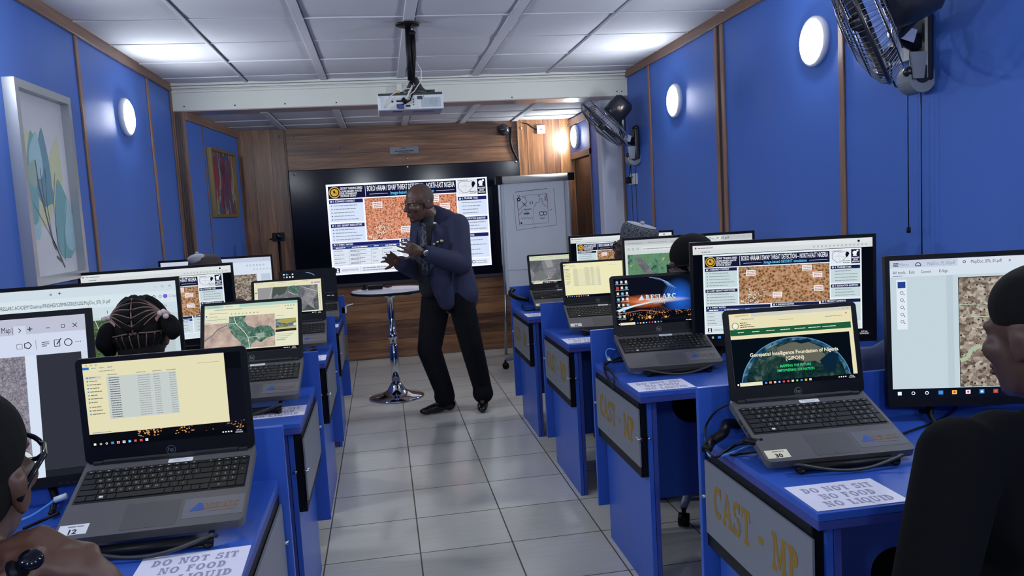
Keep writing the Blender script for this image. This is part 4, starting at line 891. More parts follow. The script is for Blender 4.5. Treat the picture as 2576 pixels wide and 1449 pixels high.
def laptop(x, y, z, yaw, pit, lid, label, scr, num=None, logo=True):
    t = thing('laptop', label, 'laptop', (0, 0, 0), 'charcoal laptops on stands')
    shared('base', t, .0015); shared('keyboard', t); shared('touchpad', t); shared('asset_label', t)
    if logo: shared('logo_sticker', t)
    if num:
        b = MB(); b.bb((-.184, -.243, .0001), (-.126, -.212, .0007), STICK if num == '30' else WSTICK); c = Canvas(b, (-.184, -.212, .0008), (1, 0, 0), (0, -1, 0), .058, .031); c.n = V((0, 0, 1)); c.lay = .0001
        c.text(num, .52, .92, .62, INK, 1, 'c', .04); c.words(.3, .85, .22, .16, GREYT2, 1); b.build('number_sticker', t)
    b = MB(); b.prism(rrect(-.19, 0, .19, .248, .013), (0, .0, 0), (1, 0, 0), (0, 0, 1), .0075, LIDM)
    c = Canvas(b, (-.02, -.0075, .03), (1, 0, 0), (0, 0, -1), .022, .022); c.disc(.9, .65, .48, HOT, 1, 24); c.disc(.9, .65, .43, LIDM, 2, 24); c.text('hp', .9, .8, .6, HOT, 3, 'c', .01)
    ld = b.build('lid', t, .001)
    b = MB(); c = Canvas(b, (-.1745, -.0079, .236), (1, 0, 0), (0, 0, -1), .349, .197, .00012); scr(c); s = b.build('screen', ld)
    ld.rotation_euler.x = -lid - pit
    t.location = (x, y, z); t.rotation_euler = (pit, 0, yaw)
    return t
LP = [
 ('L4', (-.192, -1.359, .906, .009, .36, .0), 'large charcoal laptop in the left foreground showing a cream file list', scr_explorer, '12'),
 ('L3', (-.187, -.198, .918, -.009, .354, .44), 'charcoal laptop on the left showing a pink and green map', scr_map, None),
 ('L2', (-.182, 1.017, .909, .045, .337, .43), 'charcoal laptop on the left showing a grey satellite image', scr_grey, None),
 ('L1', (-.183, 2.20, .885, .067, .303, .43), 'charcoal laptop with a dark screen, farthest on the left side', scr_dark, None),
 ('R1', (1.493, 2.00, .885, -.047, .342, .313), 'charcoal laptop with a grey aerial image in front of the flipchart', lambda c: scr_grey(c, False), '30'),
 ('R2', (1.478, .90, .902, -.106, .361, .375), 'charcoal laptop on the right showing a pale yellow file list', lambda c: scr_explorer(c, True), '34'),
 ('R3', (1.444, -.164, .895, -.064, .365, .2), 'charcoal laptop with a dark sunrise desktop wallpaper', scr_wall, None),
 ('R4', (1.418, -1.334, .889, -.057, .366, .172), 'charcoal laptop in the right foreground showing a globe web page', scr_gifon, '30')]
# folding stand: local origin on the desk under the hinge
def make_stand():
    t = thing('laptop_stand', '', 'laptop stand', (0, 0, 0), 'folding laptop stands')
    for s in (-1, 1): b = MB(); b.tube([(s * .12, .0, .085), (s * .12, -.245, .006)], .006, BLACK, 8); b.tube([(s * .12, .0, .085), (s * .12, -.07, .008), (s * .12, .03, .006)], .006, BLACK, 8); b.ell((s * .12, -.247, .007), (.011, .012, .007), BLACK); b.build('side_frame', t)
    b = MB(); b.tube([(-.13, -.245, .014), (.13, -.245, .014)], .009, BLACK, 8); b.bb((-.12, -.242, .008), (.12, -.21, .018), BLACK); b.build('cross_bar', t)
    b = MB(); b.tube([(-.13, .02, .01), (.13, .02, .01)], .006, BLACK, 8); b.build('cross_bar', t)
    b = MB(); pts = [(-.13 + .26 * i / 20, -.262 - .012 * math.sin(math.pi * i / 20), .014 + .018 * math.sin(math.pi * i / 20) ** 0 - .02 * math.sin(math.pi * i / 20)) for i in range(21)]
    pts = [(p[0], p[1], .032 - .024 * math.sin(math.pi * i / 20)) for i, p in enumerate(pts)]
    b.tube([(-.135, -.235, .02)] + pts + [(.135, -.235, .02)], .0045, DARKG, 8); b.build('front_strap', t); return t
std0 = make_stand(); first = True
for nm, (x, y, z, yw, pt, ld, *_), lb, sc, num in [(a, tuple(b), c, d, e) for a, b, c, d, e in LP]:
    laptop(x, y, z, yw, pt, ld, lb, sc, num)
    s = std0 if first else dup(std0); first = False
    s.location = (x - math.sin(-yw) * -.01, y - .012, ZD + .0005); s.rotation_euler.z = yw
    s.scale = (1, 1, max(.5, (z - .021 - ZD) / .112))
    s['label'] = 'black folding stand under the ' + lb.replace('charcoal ', '')

# ------------------------------------------------------------------ monitors
MW, MH = .735, .435
def monitor(x, y, z, yaw, tilt, label, scr):
    t = thing('monitor', label, 'monitor', (0, 0, 0), 'black monitors')
    b = MB(); w = MW / 2; fr = BLACK
    for lo, hi in (((-w, 0, 0), (w, .022, .026)), ((-w, 0, MH - .014), (w, .022, MH)), ((-w, 0, .026), (-w + .013, .022, MH - .014)), ((w - .013, 0, .026), (w, .022, MH - .014))): b.bb(lo, hi, fr)
    for i in range(5): b.bb((w - .1 + .016 * i, -.0006, .006), (w - .094 + .016 * i, 0, .008), DARKG)
    b.build('bezel', t, .002)
    b = MB(); b.bb((-w + .006, .02, .006), (w - .006, .034, MH - .006), BLACK); b.bb((-.2, .034, .06), (.2, .062, .3), BLACK); b.build('back_cover', t, .006)
    b = MB(); b.bb((-w + .01, .004, .02), (w - .01, .01, MH - .01), INK); c = Canvas(b, (-w + .013, .0038, MH - .014), (1, 0, 0), (0, 0, -1), MW - .026, MH - .04, .0002); scr(c); b.build('screen', t)
    h = max(.012, z - ZD - .0005)
    for s in (-1, 1):
        b = MB(); b.tube([(s * .24, .02, .01), (s * .255, .0, -h * .6), (s * .27, -.075, -h + .007)], .0075, BLACK, 8); b.tube([(s * .24, .02, .01), (s * .245, .05, -h * .6), (s * .25, .11, -h + .007)], .0075, BLACK, 8)
        b.ell((s * .27, -.078, -h + .006), (.009, .012, .006), BLACK, n=10, mm=6); b.ell((s * .25, .112, -h + .006), (.009, .012, .006), BLACK, n=10, mm=6); b.build('foot', t)
    t.location = (x, y, z); t.rotation_euler = (-tilt * 0.6, 0, yaw); return t
MN = [
 ((-.762, -1.262, .822, .089, .173), 'large black monitor in the left foreground showing a dark page, cut by the frame edge', scr_pdfdark),
 ((-.79, -.245, .828, .093, .098), 'black monitor behind the braided hair showing a green satellite page', scr_copilot),
 ((-.815, 1.00, .812, .16, -.012), 'black monitor on the left showing a briefing slide, under the pale cap', scr_slide),
 ((-.767, 2.20, .80, -.051, .041), 'black monitor farthest on the left showing a beige satellite page', scr_pdffar),
 ((1.945, 1.93, .805, -.047, .029), 'black monitor farthest on the right, behind the patterned cap, showing a briefing slide', scr_slide),
 ((1.977, .801, .818, -.093, .029), 'black monitor on the right showing a green satellite image', scr_green),
 ((1.93, -.30, .828, -.27, -.01), 'black monitor on the right showing the full briefing slide with its headline', scr_slide),
 ((2.088, -1.37, .813, -.276, .077), 'black monitor in the right foreground showing brown farmland, beside the man in black', scr_acrobat)]
for a, lb, sc in MN: monitor(*a, lb, sc)

# ------------------------------------------------------------------ wall display
def display():
    y1 = YB - .005; y0 = YB - .065; x0, x1, z0, z1 = -.528, 1.770, .80, 1.942
    t = thing('wall_display', 'large glossy black wall display showing the briefing slide', 'television', (.62, y1, z0))
    b = MB(); b.bb((x0, y0, z0), (x1, y1, z1), GLOSSB); b.build('panel', t, .006)
    b = MB(); b.bb((x0 - .002, y0 - .004, z0 - .035), (x1 + .002, y1, z0 - .001), DARKG); b.build('bottom_bar', t, .004)
    b = MB(); c = Canvas(b, (-.180, y0 - .001, 1.789), (1, 0, 0), (0, 0, -1), 1.604, .900, .0004); slide(c, True); b.build('screen', t)
    for px, py in ((1024, 420), (1297, 407), (742, 440)):
        p = atY(px, py, y0); b = MB(); b.cyl((p.x, y0 - .008, p.z), (p.x, y0 + .004, p.z), .012, STEEL, 14); b.build('bolt', t)
    for px in (1014, 1036):
        p = atY(px, 682, y0); b = MB(); b.ell((p.x, y0, p.z), (.03, .012, .014), DARKG, n=14, mm=8); b.build('button', t)
display()
# ------------------------------------------------------------------ bar table and what lies on it
BT = V((.36, 3.02, 0)); ZT = .868
t = thing('bar_table', 'round white topped bar table on a chrome column', 'table', BT)
b = MB(); b.lathe([(.30, ZT - .022), (.308, ZT - .012), (.30, ZT - .003)], BT, BLACK, n=48); b.lathe([(.297, ZT - .01), (.295, ZT), (.001, ZT)], BT, mat('white_gloss_top', (214, 212, 226), .25), n=48); b.build('table_top', t)
b = MB(); b.lathe([(.026, .09), (.026, .47), (.036, .475), (.036, .52), (.026, .525), (.026, .80), (.07, .83), (.09, ZT - .022)], BT, CHROME, n=32)
b.lathe([(.036, .08), (.034, .42), (.026, .43)], BT, CHROME, n=32); b.build('column', t)
b = MB(); b.lathe([(.215, .0), (.22, .006), (.212, .014), (.13, .03), (.075, .06), (.05, .1), (.036, .12)], BT, CHROME, n=56); b.build('base', t)
b = MB(); b.tube([BT + V((.03, -.04, ZT - .03)), BT + V((.14, -.1, ZT - .045)), BT + V((.19, -.11, ZT - .03))], .005, STEEL, 8); b.build('lift_lever', t)
def on_table(px, py): p = atZ(px, py, ZT); p.z = ZT; return p
p = on_table(944, 727); t = thing('adapter', 'black power adapter with coiled lead on the round table', 'adapter', p)
b = MB(); b.bb((p.x - .06, p.y - .035, ZT + .001), (p.x + .06, p.y + .035, ZT + .03), BLACK); b.build('body', t, .006)
b = MB(); b.tube([p + V((.055, 0, .015)), p + V((.1, .02, .008)), p + V((.13, -.02, .012)), p + V((.1, -.05, .01)), p + V((.05, -.05, .02)), p + V((-.06, -.05, .01)), p + V((-.11, .03, .01))], .004, BLACK, 6); b.build('lead', t)
p = on_table(916, 729); t = thing('remote_receiver', 'small black device standing at the left of the round table', 'device', p)
b = MB(); b.bb((p.x - .02, p.y - .015, ZT + .001), (p.x + .02, p.y + .015, ZT + .012), BLACK); b.bb((p.x - .008, p.y - .01, ZT + .012), (p.x + .014, p.y + .01, ZT + .045), BLACK); b.build('body', t, .003)
b = MB(); b.tube([p + V((-.02, 0, .006)), p + V((-.06, .01, .004)), p + V((-.08, -.02, .004))], .003, STEEL, 6); b.build('lead', t)

# ------------------------------------------------------------------ flipchart
def flipchart():
    Y = 4.52
    P = lambda x, y, d=0: atY(x, y, Y - d)
    t = thing('flipchart_easel', 'white flipchart easel with sketched paper beside the wall display', 'flipchart', (1.86, Y, 0))
    ax = (V((1, 0, 0)), V((0, 1, 0)), V((0, 0, 1)))
    tl, br = P(1253, 470), P(1430, 745); x0, x1 = tl.x + .005, 2.215; z0, z1 = .60, 1.735
    b = MB(); b.bb((x0, Y, z0), (x1, Y + .02, z1), mat('white_board', (206, 210, 220), .35)); b.build('board', t, .002)
    for xx in (x0 - .006, x1 - .012):
        b = MB(); b.bb((xx, Y - .012, z0), (xx + .02, Y + .024, z1), STEEL); b.build('rail', t, .003)
    b = MB(); b.tube([(x0 + .03, Y - .03, z1), (x1 - .02, Y - .03, z1 + .005)], .036, WHITEP, 20); b.build('clamp_bar', t)
    for xx, zz in ((x0 - .035, z1 - .002), (x1 - .02, z1 + .006)):
        b = MB(); b.bb((xx, Y - .068, zz - .038), (xx + .065, Y + .012, zz + .04), BLACK); b.build('end_cap', t, .006)
    px0, px1, pz0, pz1 = x0 + .045, x1 - .055, .84, 1.72
    b = MB(); b.bb((px0, Y - .012, pz0), (px1, Y - .001, pz1), BOARD); c = Canvas(b, (px0, Y - .0125, pz1), (1, 0, 0), (0, 0, -1), px1 - px0, pz1 - pz0, .0004)
    g = mat('grey_marker', (78, 82, 92), .6); r = mat('red_marker', (150, 44, 60), .6); gr = mat('green_marker', (40, 130, 96), .6); k = mat('black_marker', (38, 40, 46), .6)
    s = c.sub(.16, .1, .9, .55)
    J = lambda pts: [(u, v) for u, v in pts]
    s.line(J([(.04, .05), (.76, .0)]), .012, g); s.line(J([(.9, .0), (.93, .93), (.02, 1.0), (0, .1)]), .008, g); s.line(J([(.07, .2), (.1, .88)]), .012, r); s.line(J([(.1, .88), (.75, .86), (.75, .13), (.3, .14), (.1, .18)]), .007, g); s.line(J([(.72, .12), (.75, .35)]), .014, r)
    s.line(J([(.42, .46), (.42, .88)]), .005, g); s.line(J([(.44, .45), (.5, .34), (.56, .33), (.58, .24), (.62, .24), (.64, .36), (.7, .44), (.75, .45)]), .01, g); s.line(J([(.17, .3), (.28, .42)]), .014, k); s.line(J([(.1, .5), (.25, .34)]), .01, g); s.line(J([(.1, .63), (.2, .5)]), .01, g); s.line(J([(.25, .22), (.29, .3), (.2, .42)]), .01, g)
    s.disc(.11, .24, .05, k, 2, 10, .02); s.disc(.11, .16, .035, r, 2, 10, .025); s.line(J([(.18, .18), (.28, .2)]), .01, r); s.line(J([(.7, .18), (.7, .3)]), .02, r)
    for u in (.36, .41): s.line(J([(u, .3), (u, .37)]), .022, gr)
    s.line(J([(.2, .6), (.33, .6)]), .04, gr); s.line(J([(.24, .56), (.3, .56), (.28, .63)]), .012, gr)
    pts = [(.22, .52 - .0), (.235, .48), (.25, .52), (.27, .48), (.29, .51), (.31, .48), (.33, .51), (.36, .48), (.38, .5)]; s.line(pts, .012, k)
    for i in range(6): s.line(J([(.15 + .045 * i, .69), (.17 + .045 * i, .74)]), .012, g)
    s.disc(.14, .83, .025, k, 2, 10); s.disc(.6, .62, .06, k, 2, 12, .045); s.disc(.68, .62, .05, k, 2, 12, .036); s.line(J([(.56, .72), (.6, .75), (.68, .73)]), .014, r); s.line(J([(.58, .58), (.7, .57)]), .008, k); s.line(J([(.56, .2), (.57, .16)]), .02, k); s.line(J([(.8, .55), (.84, .52)]), .012, g); s.line(J([(.4, .95), (.46, .95)]), .008, g)
    b.build('paper_pad', t)
    b = MB(); b.bb((px0 + .01, Y - .0009, z0 + .02), (px1 - .01, Y + .0, pz0), BOARD); b.build('lower_sheet', t)
    for a, e in (((x0 + .02, Y + .02, z0 + .2), (x0 - .03, Y - .05, .0)), ((x1 - .02, Y + .02, z0 + .2), (x1 + .03, Y - .05, .0)), (((x0 + x1) / 2, Y + .03, 1.6), ((x0 + x1) / 2, Y + .27, .0))):
        b = MB(); b.tube([a, e], .014, STEEL, 10); b.build('leg', t)
flipchart()

# ------------------------------------------------------------------ camera tripod by the left of the display
p = V((-.625, 4.42, 0)); t = thing('camera_tripod', 'thin black tripod with a small camera beside the wall display', 'tripod', p)
b = MB(); b.tube([p + V((0, 0, .28)), p + V((0, 0, 1.27))], .014, BLACK, 10); b.tube([p + V((0, 0, .6)), p + V((0, 0, .95))], .022, BLACK, 10); b.build('pole', t)
b = MB(); b.bb((p.x - .055, p.y - .03, 1.27), (p.x + .055, p.y + .03, 1.35), BLACK); b.bb((p.x - .085, p.y - .008, 1.285), (p.x - .05, p.y + .008, 1.3), BLACK); b.cyl((p.x + .01, p.y - .03, 1.31), (p.x + .01, p.y - .05, 1.31), .026, GLOSSB); b.build('camera_head', t, .006)
for k in range(3):
    a = .5 + 2.094 * k; b = MB(); b.tube([p + V((0, 0, .55)), p + V((.28 * math.cos(a), .28 * math.sin(a) , .008))], .009, BLACK, 8); b.build('leg', t)

# ------------------------------------------------------------------ dome camera, sockets, name plate on the back wall
p = atY(1266, 326, YB - .05); t = thing('dome_camera', 'grey dome security camera high on the wood wall', 'security camera', (p.x, YB, p.z))
b = MB(); b.lathe([(.055, 0), (.055, .03), (.05, .04)], (p.x, YB, p.z), mat('camera_grey', (120, 118, 114), .4), (0, -1, 0), 28); b.build('housing', t)
b = MB(); b.ell((p.x, YB - .05, p.z), (.062, .055, .062), mat('smoked_dome', (38, 38, 42), .08), n=28, mm=16); b.build('dome', t)
b = MB(); b.tube([(p.x + .05, YB - .012, p.z + .02), (p.x + .085, YB - .012, p.z + .02), (p.x + .075, YB - .012, p.z - .12), (p.x + .09, YB - .012, p.z - .2), (p.x + .14, YB - .012, p.z - .31), (p.x + .155, YB - .012, p.z - .36)], .011, BLACK, 10); b.build('cable', t)
p = atY(1360, 326, YB - .02); t = thing('wall_box', 'small white junction box with a wire high on the wood wall', 'junction box', (p.x, YB - .02, p.z))
b = MB(); b.bb((p.x - .042, YB - .045, p.z - .042), (p.x + .042, YB - .02, p.z + .042), WHITEP); b.bb((p.x - .012, YB - .046, p.z - .008), (p.x + .012, YB - .045, p.z + .008), STEEL); b.build('cover', t, .004)
b = MB(); b.tube([(p.x - .04, YB - .026, p.z), (p.x - .08, YB - .026, p.z + .02), (p.x - .13, YB - .026, p.z + .06), (p.x - .19, YB - .026, p.z + .075)], .005, BLACK, 6); b.build('wire', t)
a, e = atY(980, 371, YB), atY(1053, 385, YB); t = thing('name_plate', 'small silver plate with a dark emblem above the wall display', 'sign', (a.x, YB, e.z))
b = MB(); b.bb((a.x, YB - .012, e.z), (e.x, YB, a.z), SILVER); c = Canvas(b, (a.x, YB - .0122, a.z), (1, 0, 0), (0, 0, -1), e.x - a.x, a.z - e.z, .0003)
c.line([(.4, .35), (.44, .16), (.5, .14), (.56, .3)], .09, INK, 1); c.line([(.4, .34), (.5, .42), (.58, .42)], .06, PRINT, 1); c.words(.17, .83, .62, .17, INK, 1, dens=.97); c.words(.3, .68, .86, .08, INK, 1); b.build('plate', t)

# ------------------------------------------------------------------ wall fans
BLADE = mat('smoke_blade', (40, 42, 48), .25); FBLK = mat('fan_black', (26, 28, 38), .3); GRILL = mat('fan_grille_wire', (104, 110, 134), .35, .3); FLAB = mat('fan_label', (150, 158, 190), .45)
def fan(cy, mz, ctr, axis, label, cords, Rr=.245):
    """cy, mz: place of the bracket on the right wall; ctr: centre of the cage; axis: the way it blows"""
    ctr = V(ctr); ax = V(axis).normalized(); m0 = V((XR, cy, mz))
    t = thing('wall_fan', label, 'fan', m0, 'black wall fans')
    b = MB(); b.bb((XR - .045, cy - .05, mz - .13), (XR, cy + .05, mz + .13), FBLK); b.ell((XR - .02, cy, mz + .13), (.03, .04, .025), FBLK); b.build('wall_bracket', t, .014)
    b = MB(); b.lathe([(.03, -.046), (.056, -.045), (.058, .03)], (XR - .05, cy, mz - .115), SILVER, (0, 1, 0), 28, False); b.lathe([(.034, -.049), (.036, -.046)], (XR - .05, cy, mz - .1), FBLK, (0, 1, 0), 24, False); b.build('switch_dial', t)
    b = MB(); b.ell((XR - .10, cy - .03, mz - .09), (.02, .02, .02), FBLK); b.prism([(-.035, 0), (.035, 0), (.02, -.1), (-.02, -.1)], (XR - .075, cy - .052, mz - .02), (1, 0, 0), (0, 0, 1), .008, SILVER); b.build('dial_knob', t)
    b = MB(); arm = V((XR - .13, cy, mz + .06)); b.tube([V((XR - .04, cy, mz + .02)), arm, ctr - ax * .2 + V((0, 0, -.05))], [.034, .03, .03], FBLK, 16); b.build('arm', t)
    mid = (V((XR - .05, cy, mz + .045)) + arm) / 2 + V((-.03, -.034, .018)); b = MB(); b.box((XR - .098, cy - .034, mz + .05), (.055, .003, .05), FLAB, (V((.94, -.02, -.3)).normalized(), V((0, 1, 0)), V((.3, 0, .94)).normalized())); b.build('label', t)
    b = MB(); b.lathe([(.06, -.26), (.085, -.235), (.092, -.16), (.085, -.09), (.05, -.07)], ctr, FBLK, ax, 32); b.build('motor_housing', t)
    x, y = b.frame(ax)
    side = (CAM - ctr); side = (side - ax * side.dot(ax)).normalized()
    b = MB(); b.lathe([(.016, 0), (.016, .006), (.001, .0065)], ctr - ax * .17 + side * .0895, mat('fan_badge', (150, 110, 90), .4), side, 20); b.build('badge', t)
    def P(r, z, a): return ctr + ax * z + (x * math.cos(a) + y * math.sin(a)) * r
    for nm, prof in (('front_guard', [(.055, .075), (.13, .066), (.2, .045), (Rr - .01, .022), (Rr, .002)]), ('rear_guard', [(.07, -.085), (.14, -.078), (.21, -.06), (Rr - .008, -.025), (Rr, -.002)])):
        b = MB(); n = 72
        for k in range(n): a = 2 * math.pi * k / n; b.tube([P(r, z, a) for r, z in prof], .0014, GRILL, 4, False)
        for r, z, w in ([(Rr, .0, .006)] if nm[0] == 'f' else [(Rr, -.004, .0055)]) + [(prof[1][0], prof[1][1], .003), (prof[2][0], prof[2][1], .003), (prof[0][0], prof[0][1], .003)]:
            b.tube([P(r, z, 2 * math.pi * k / 48) for k in range(49)], w, FBLK, 6, False)
        if nm[0] == 'f': b.lathe([(.055, .07), (.056, .078), (.001, .082)], ctr, FBLK, ax, 24)
        b.build(nm, t)
    b = MB(); b.lathe([(.035, -.02), (.035, .03), (.02, .045), (.001, .05)], ctr, BLADE, ax, 20)
    for k in range(3):
        a0 = 2.094 * k + .4; vs = []
        for i in range(9):
            r = .03 + (Rr - .055) * i / 8; w = .28 + .42 * math.sin(math.pi * min(1, i / 9 + .12))
            for j in range(5): s_ = j / 4 - .5; vs.append(P(r, .005 - .05 * s_, a0 + w * s_ + .25 * (i / 8) ** 2))
        b.add(vs, [(i * 5 + j, i * 5 + j + 1, i * 5 + j + 6, i * 5 + j + 5) for i in range(8) for j in range(4)], BLADE, True)
    o = b.build('blades', t); so = o.modifiers.new('thick', 'SOLIDIFY'); so.thickness = .002
    for dy, dx, L in cords:
        b = MB(); q = V((XR - .06 + dx, cy + dy, mz - .16)); b.tube([q, q + V((0, 0, -L))], .0022, BLACK, 6); b.tube([q + V((0, 0, -L - .022)), q + V((0, 0, -L))], .008, BLACK, 10); b.build('pull_cord', t)
    return t
fan(-.455, 1.97, (2.095, -.62, 2.05), (-.80, .62, -.36), 'large black wall fan at the upper right, nearest the camera', ((.03, 0, .53), (-.035, .01, .64)), .25)
fan(3.07, 1.92, (2.165, 3.0, 2.085), (-.68, .25, -.69), 'black wall fan farther along, beside the white pillar', ((.03, 0, .72), (-.02, .02, .78)), .245)
def socket(y, z, label, cable):
    t = thing('wall_socket', label, 'socket', (XR, y, z), 'wall sockets')
    b = MB(); b.bb((XR - .03, y - .075, z - .045), (XR, y + .075, z + .045), WHITEP); b.bb((XR - .032, y - .03, z + .01), (XR - .03, y - .015, z + .025), BLACK); b.build('plate', t, .004)
    k = thing('plug', 'black plug with a lead in the ' + label, 'plug', (XR - .03, y, z))
    b = MB(); b.bb((XR - .075, y - .0, z - .035), (XR - .0315, y + .045, z + .02), BLACK); b.build('body', k, .008)
    b = MB(); b.tube([V(c) for c in cable], .004, BLACK, 8); b.build('lead', k)
socket(-.335, 1.985, 'white wall socket behind the nearest fan', [(XR - .05, -.31, 1.95), (XR - .05, -.31, 1.89), (XR - .06, -.35, 1.845), (XR - .05, -.4, 1.83)])
socket(3.19, 1.64, 'white wall socket below the farther fan', [(XR - .05, 3.215, 1.61), (XR - .045, 3.2, 1.68), (XR - .05, 3.15, 1.73), (XR - .06, 3.1, 1.79)])

# ------------------------------------------------------------------ ceiling projector
pc = V((.555, 1.42, 0)); PZ = 2.09
t = thing('projector', 'white projector hanging from the ceiling by a black arm', 'projector', (.555, 1.42, ZC))
PWH = mat('projector_white', (208, 212, 216), .4); PGR = mat('projector_grey_underside', (150, 154, 172), .5)
x0, x1, y0, y1, z0, z1 = .365, .742, 1.40, 1.66, 2.052, 2.132
b = MB(); b.bb((x0, y0, z0), (x1, y1, z1), PWH); b.bb((x0 + .004, y0 + .01, z0 - .003), (x1 - .004, y1, z0 + .002), PGR); b.bb((x0 + .004, y0 + .004, z1 - .002), (x1 - .004, y1, z1 + .014), DARKG)
b.bb((x0 + .08, y0 + .06, z0 - .006), (x0 + .14, y0 + .068, z0 - .002), INK); b.bb((x0 + .2, y0 + .07, z0 - .0042), (x1 - .05, y0 + .13, z0 - .002), mat('vent_grey', (120, 124, 140), .6))
c = Canvas(b, (x0, y0 - .0004, z1), (1, 0, 0), (0, 0, -1), x1 - x0, z1 - z0, .0006)
c.rect(.05, .16, .62, .95, WHITEP, 1); [c.disc(u, v, r, INK, 2, 14) for u, v, r in ((.22, .42, .08), (.54, .32, .05), (.54, .5, .05), (.54, .68, .05), (.04, .1, .03), (.7, .1, .03))]; c.rect(.28, .34, .36, .46, BLACK, 2); c.rect(.4, .34, .48, .46, BLACK, 2); c.rect(.28, .6, .37, .9, mat('vga_blue', (40, 60, 130), .5), 3); c.rect(.42, .7, .49, .82, BLACK, 2); c.rect(.07, .8, .12, .92, STEEL, 2)
c.rect(.6, .08, .68, .32, DARKG, 3)
for i in range(16): c.rect(.66 + .019 * i, .18, .668 + .019 * i, .88, mat('vent_line', (170, 176, 182), .5), 2)
for k in range(3): c.disc(.84, .5, .3 - .09 * k, mat('vent_line', (170, 176, 182), .5), 3, 20, .27 - .09 * k)
b.build('body', t, .006)
b = MB(); b.cyl((x0 + .09, y1 - .005, (z0 + z1) / 2), (x0 + .09, y1 + .03, (z0 + z1) / 2), .035, GLOSSB); b.build('lens', t)
b = MB(); b.lathe([(.07, 0), (.072, .006), (.066, .012), (.03, .02)], (.566, 1.42, ZC - .022), BLACK, (0, 0, -1), 32)
for k in range(6): a = k * 1.047; b.ell((.566 + .05 * math.cos(a), 1.42 + .05 * math.sin(a), ZC - .035), (.005, .005, .003), STEEL, n=8, mm=6)
b.build('ceiling_plate', t)
b = MB(); b.tube([(.566, 1.42, ZC - .03), (.562, 1.42, 2.40), (.562, 1.43, 2.22)], .017, BLACK, 14); b.tube([(.592, 1.42, ZC - .075), (.592, 1.42, 2.42), (.59, 1.43, 2.34), (.57, 1.44, 2.2)], .0135, BLACK, 14); b.ell((.58, 1.42, ZC - .075), (.03, .018, .018), BLACK); b.build('arm', t)
b = MB(); b.lathe([(.02, .1), (.034, .07), (.05, .04), (.07, .02), (.075, .0)], (.585, 1.48, z1 + .012), DARKG, (0, 0, 1), 24)
for a_, e_ in (((.585, 1.48, z1 + .03), (.70, 1.46, z1 + .028)), ((.585, 1.48, z1 + .03), (.44, 1.5, z1 + .02)), ((.585, 1.48, z1 + .03), (.62, 1.62, z1 + .02))): b.tube([a_, e_], .009, DARKG, 8)
b.build('mount_head', t)
for pts, r, mt in (([(.6, 1.4, 2.32), (.625, 1.39, 2.27), (.62, 1.39, 2.21), (.575, 1.39, 2.15), (.53, 1.395, 2.12)], .003, CABLEW), ([(.575, 1.41, 2.2), (.55, 1.39, 2.15), (.525, 1.385, 2.11), (.53, 1.39, 2.085)], .005, CABLEW), ([(.58, 1.41, 2.19), (.545, 1.39, 2.15), (.535, 1.385, 2.1)], .004, CABLEW),
    ([(.56, 1.4, 2.17), (.5, 1.39, 2.165), (.44, 1.38, 2.13), (.41, 1.385, 2.09), (.4, 1.395, 2.065)], .0028, CABLEW), ([(.57, 1.41, 2.24), (.572, 1.4, 2.15), (.55, 1.385, 2.1), (.5, 1.38, 2.075)], .0045, BLACK)):
    b = MB(); b.tube(pts, r, mt, 8); b.build('cable', t)
b = MB(); b.tube([(.505, 1.388, 2.11), (.53, 1.384, 2.088)], .013, BLACK, 8); b.bb((.478, 1.375, 2.055), (.512, 1.4, 2.075), mat('vga_blue', (40, 60, 130), .5)); b.bb((.47, 1.39, 2.145), (.495, 1.402, 2.16), mat('yellow_tape', (196, 160, 70), .5)); b.build('cable_plug', t)
b = MB(); b.bb((.533, BY - .05, 2.37), (.575, BY - .002, 2.5), WHITEP); jb = b.build('conduit_box', None, .004); tag(jb, 'white conduit box on the beam behind the projector arm', 'conduit')

# ------------------------------------------------------------------ office chairs
CHB = mat('chair_fabric_blue_grey', (46, 58, 96), .8); CHG = mat('chair_frame_grey', (120, 124, 140), .4)
def office_chair(label, fab, shell):
    t = thing('office_chair', label, 'chair', (0, 0, 0), 'swivel chairs')
    b = MB(); b.ell((0, 0, .47), (.235, .23, .045), fab, n=24, mm=10); b.build('seat', t)
    b = MB(); n = 12; vs = []
    for i in range(n + 1):
        z = .56 + .40 * i / n; w = .2 * (1 - .5 * abs(2 * i / n - 1.0) ** 4); 
        for j in range(9): s = j / 4 - 1; vs.append((w * s, -.235 - .03 * (i / n) + .05 * s * s, z))
    b.add(vs, [(i * 9 + j, i * 9 + j + 1, i * 9 + j + 10, i * 9 + j + 9) for i in range(n) for j in range(8)], fab, True); o = b.build('backrest', t); m_ = o.modifiers.new('thick', 'SOLIDIFY'); m_.thickness = .04; m_.offset = 0
    b = MB(); b.tube([(0, -.12, .44), (0, -.27, .45), (0, -.285, .62)], [.02, .02, .016], shell, 10); b.build('back_support', t)
    for s in (-1, 1):
        b = MB(); b.tube([(s * .2, -.02, .46), (s * .27, -.02, .48), (s * .28, -.03, .66), (s * .27, .1, .68), (s * .27, -.14, .67)], .014, shell, 8); b.build('armrest', t)
    b = MB(); b.tube([(0, 0, .12), (0, 0, .45)], [.03, .022], BLACK, 14); b.build('gas_lift', t)
    b = MB()
    for k in range(5): a = 1.2566 * k + .3; b.tube([(0, 0, .13), (.3 * math.cos(a), .3 * math.sin(a), .085)], [.028, .017], shell, 8)
    b.build('star_base', t)
    for k in range(5):
        a = 1.2566 * k + .3; x, y = .3 * math.cos(a), .3 * math.sin(a); b = MB(); b.cyl((x - .022 * math.sin(a), y + .022 * math.cos(a), .03), (x + .022 * math.sin(a), y - .022 * math.cos(a), .03), .03, BLACK, 16); b.tube([(x, y, .05), (x, y, .085)], .01, BLACK, 8); b.build('caster', t)
    return t
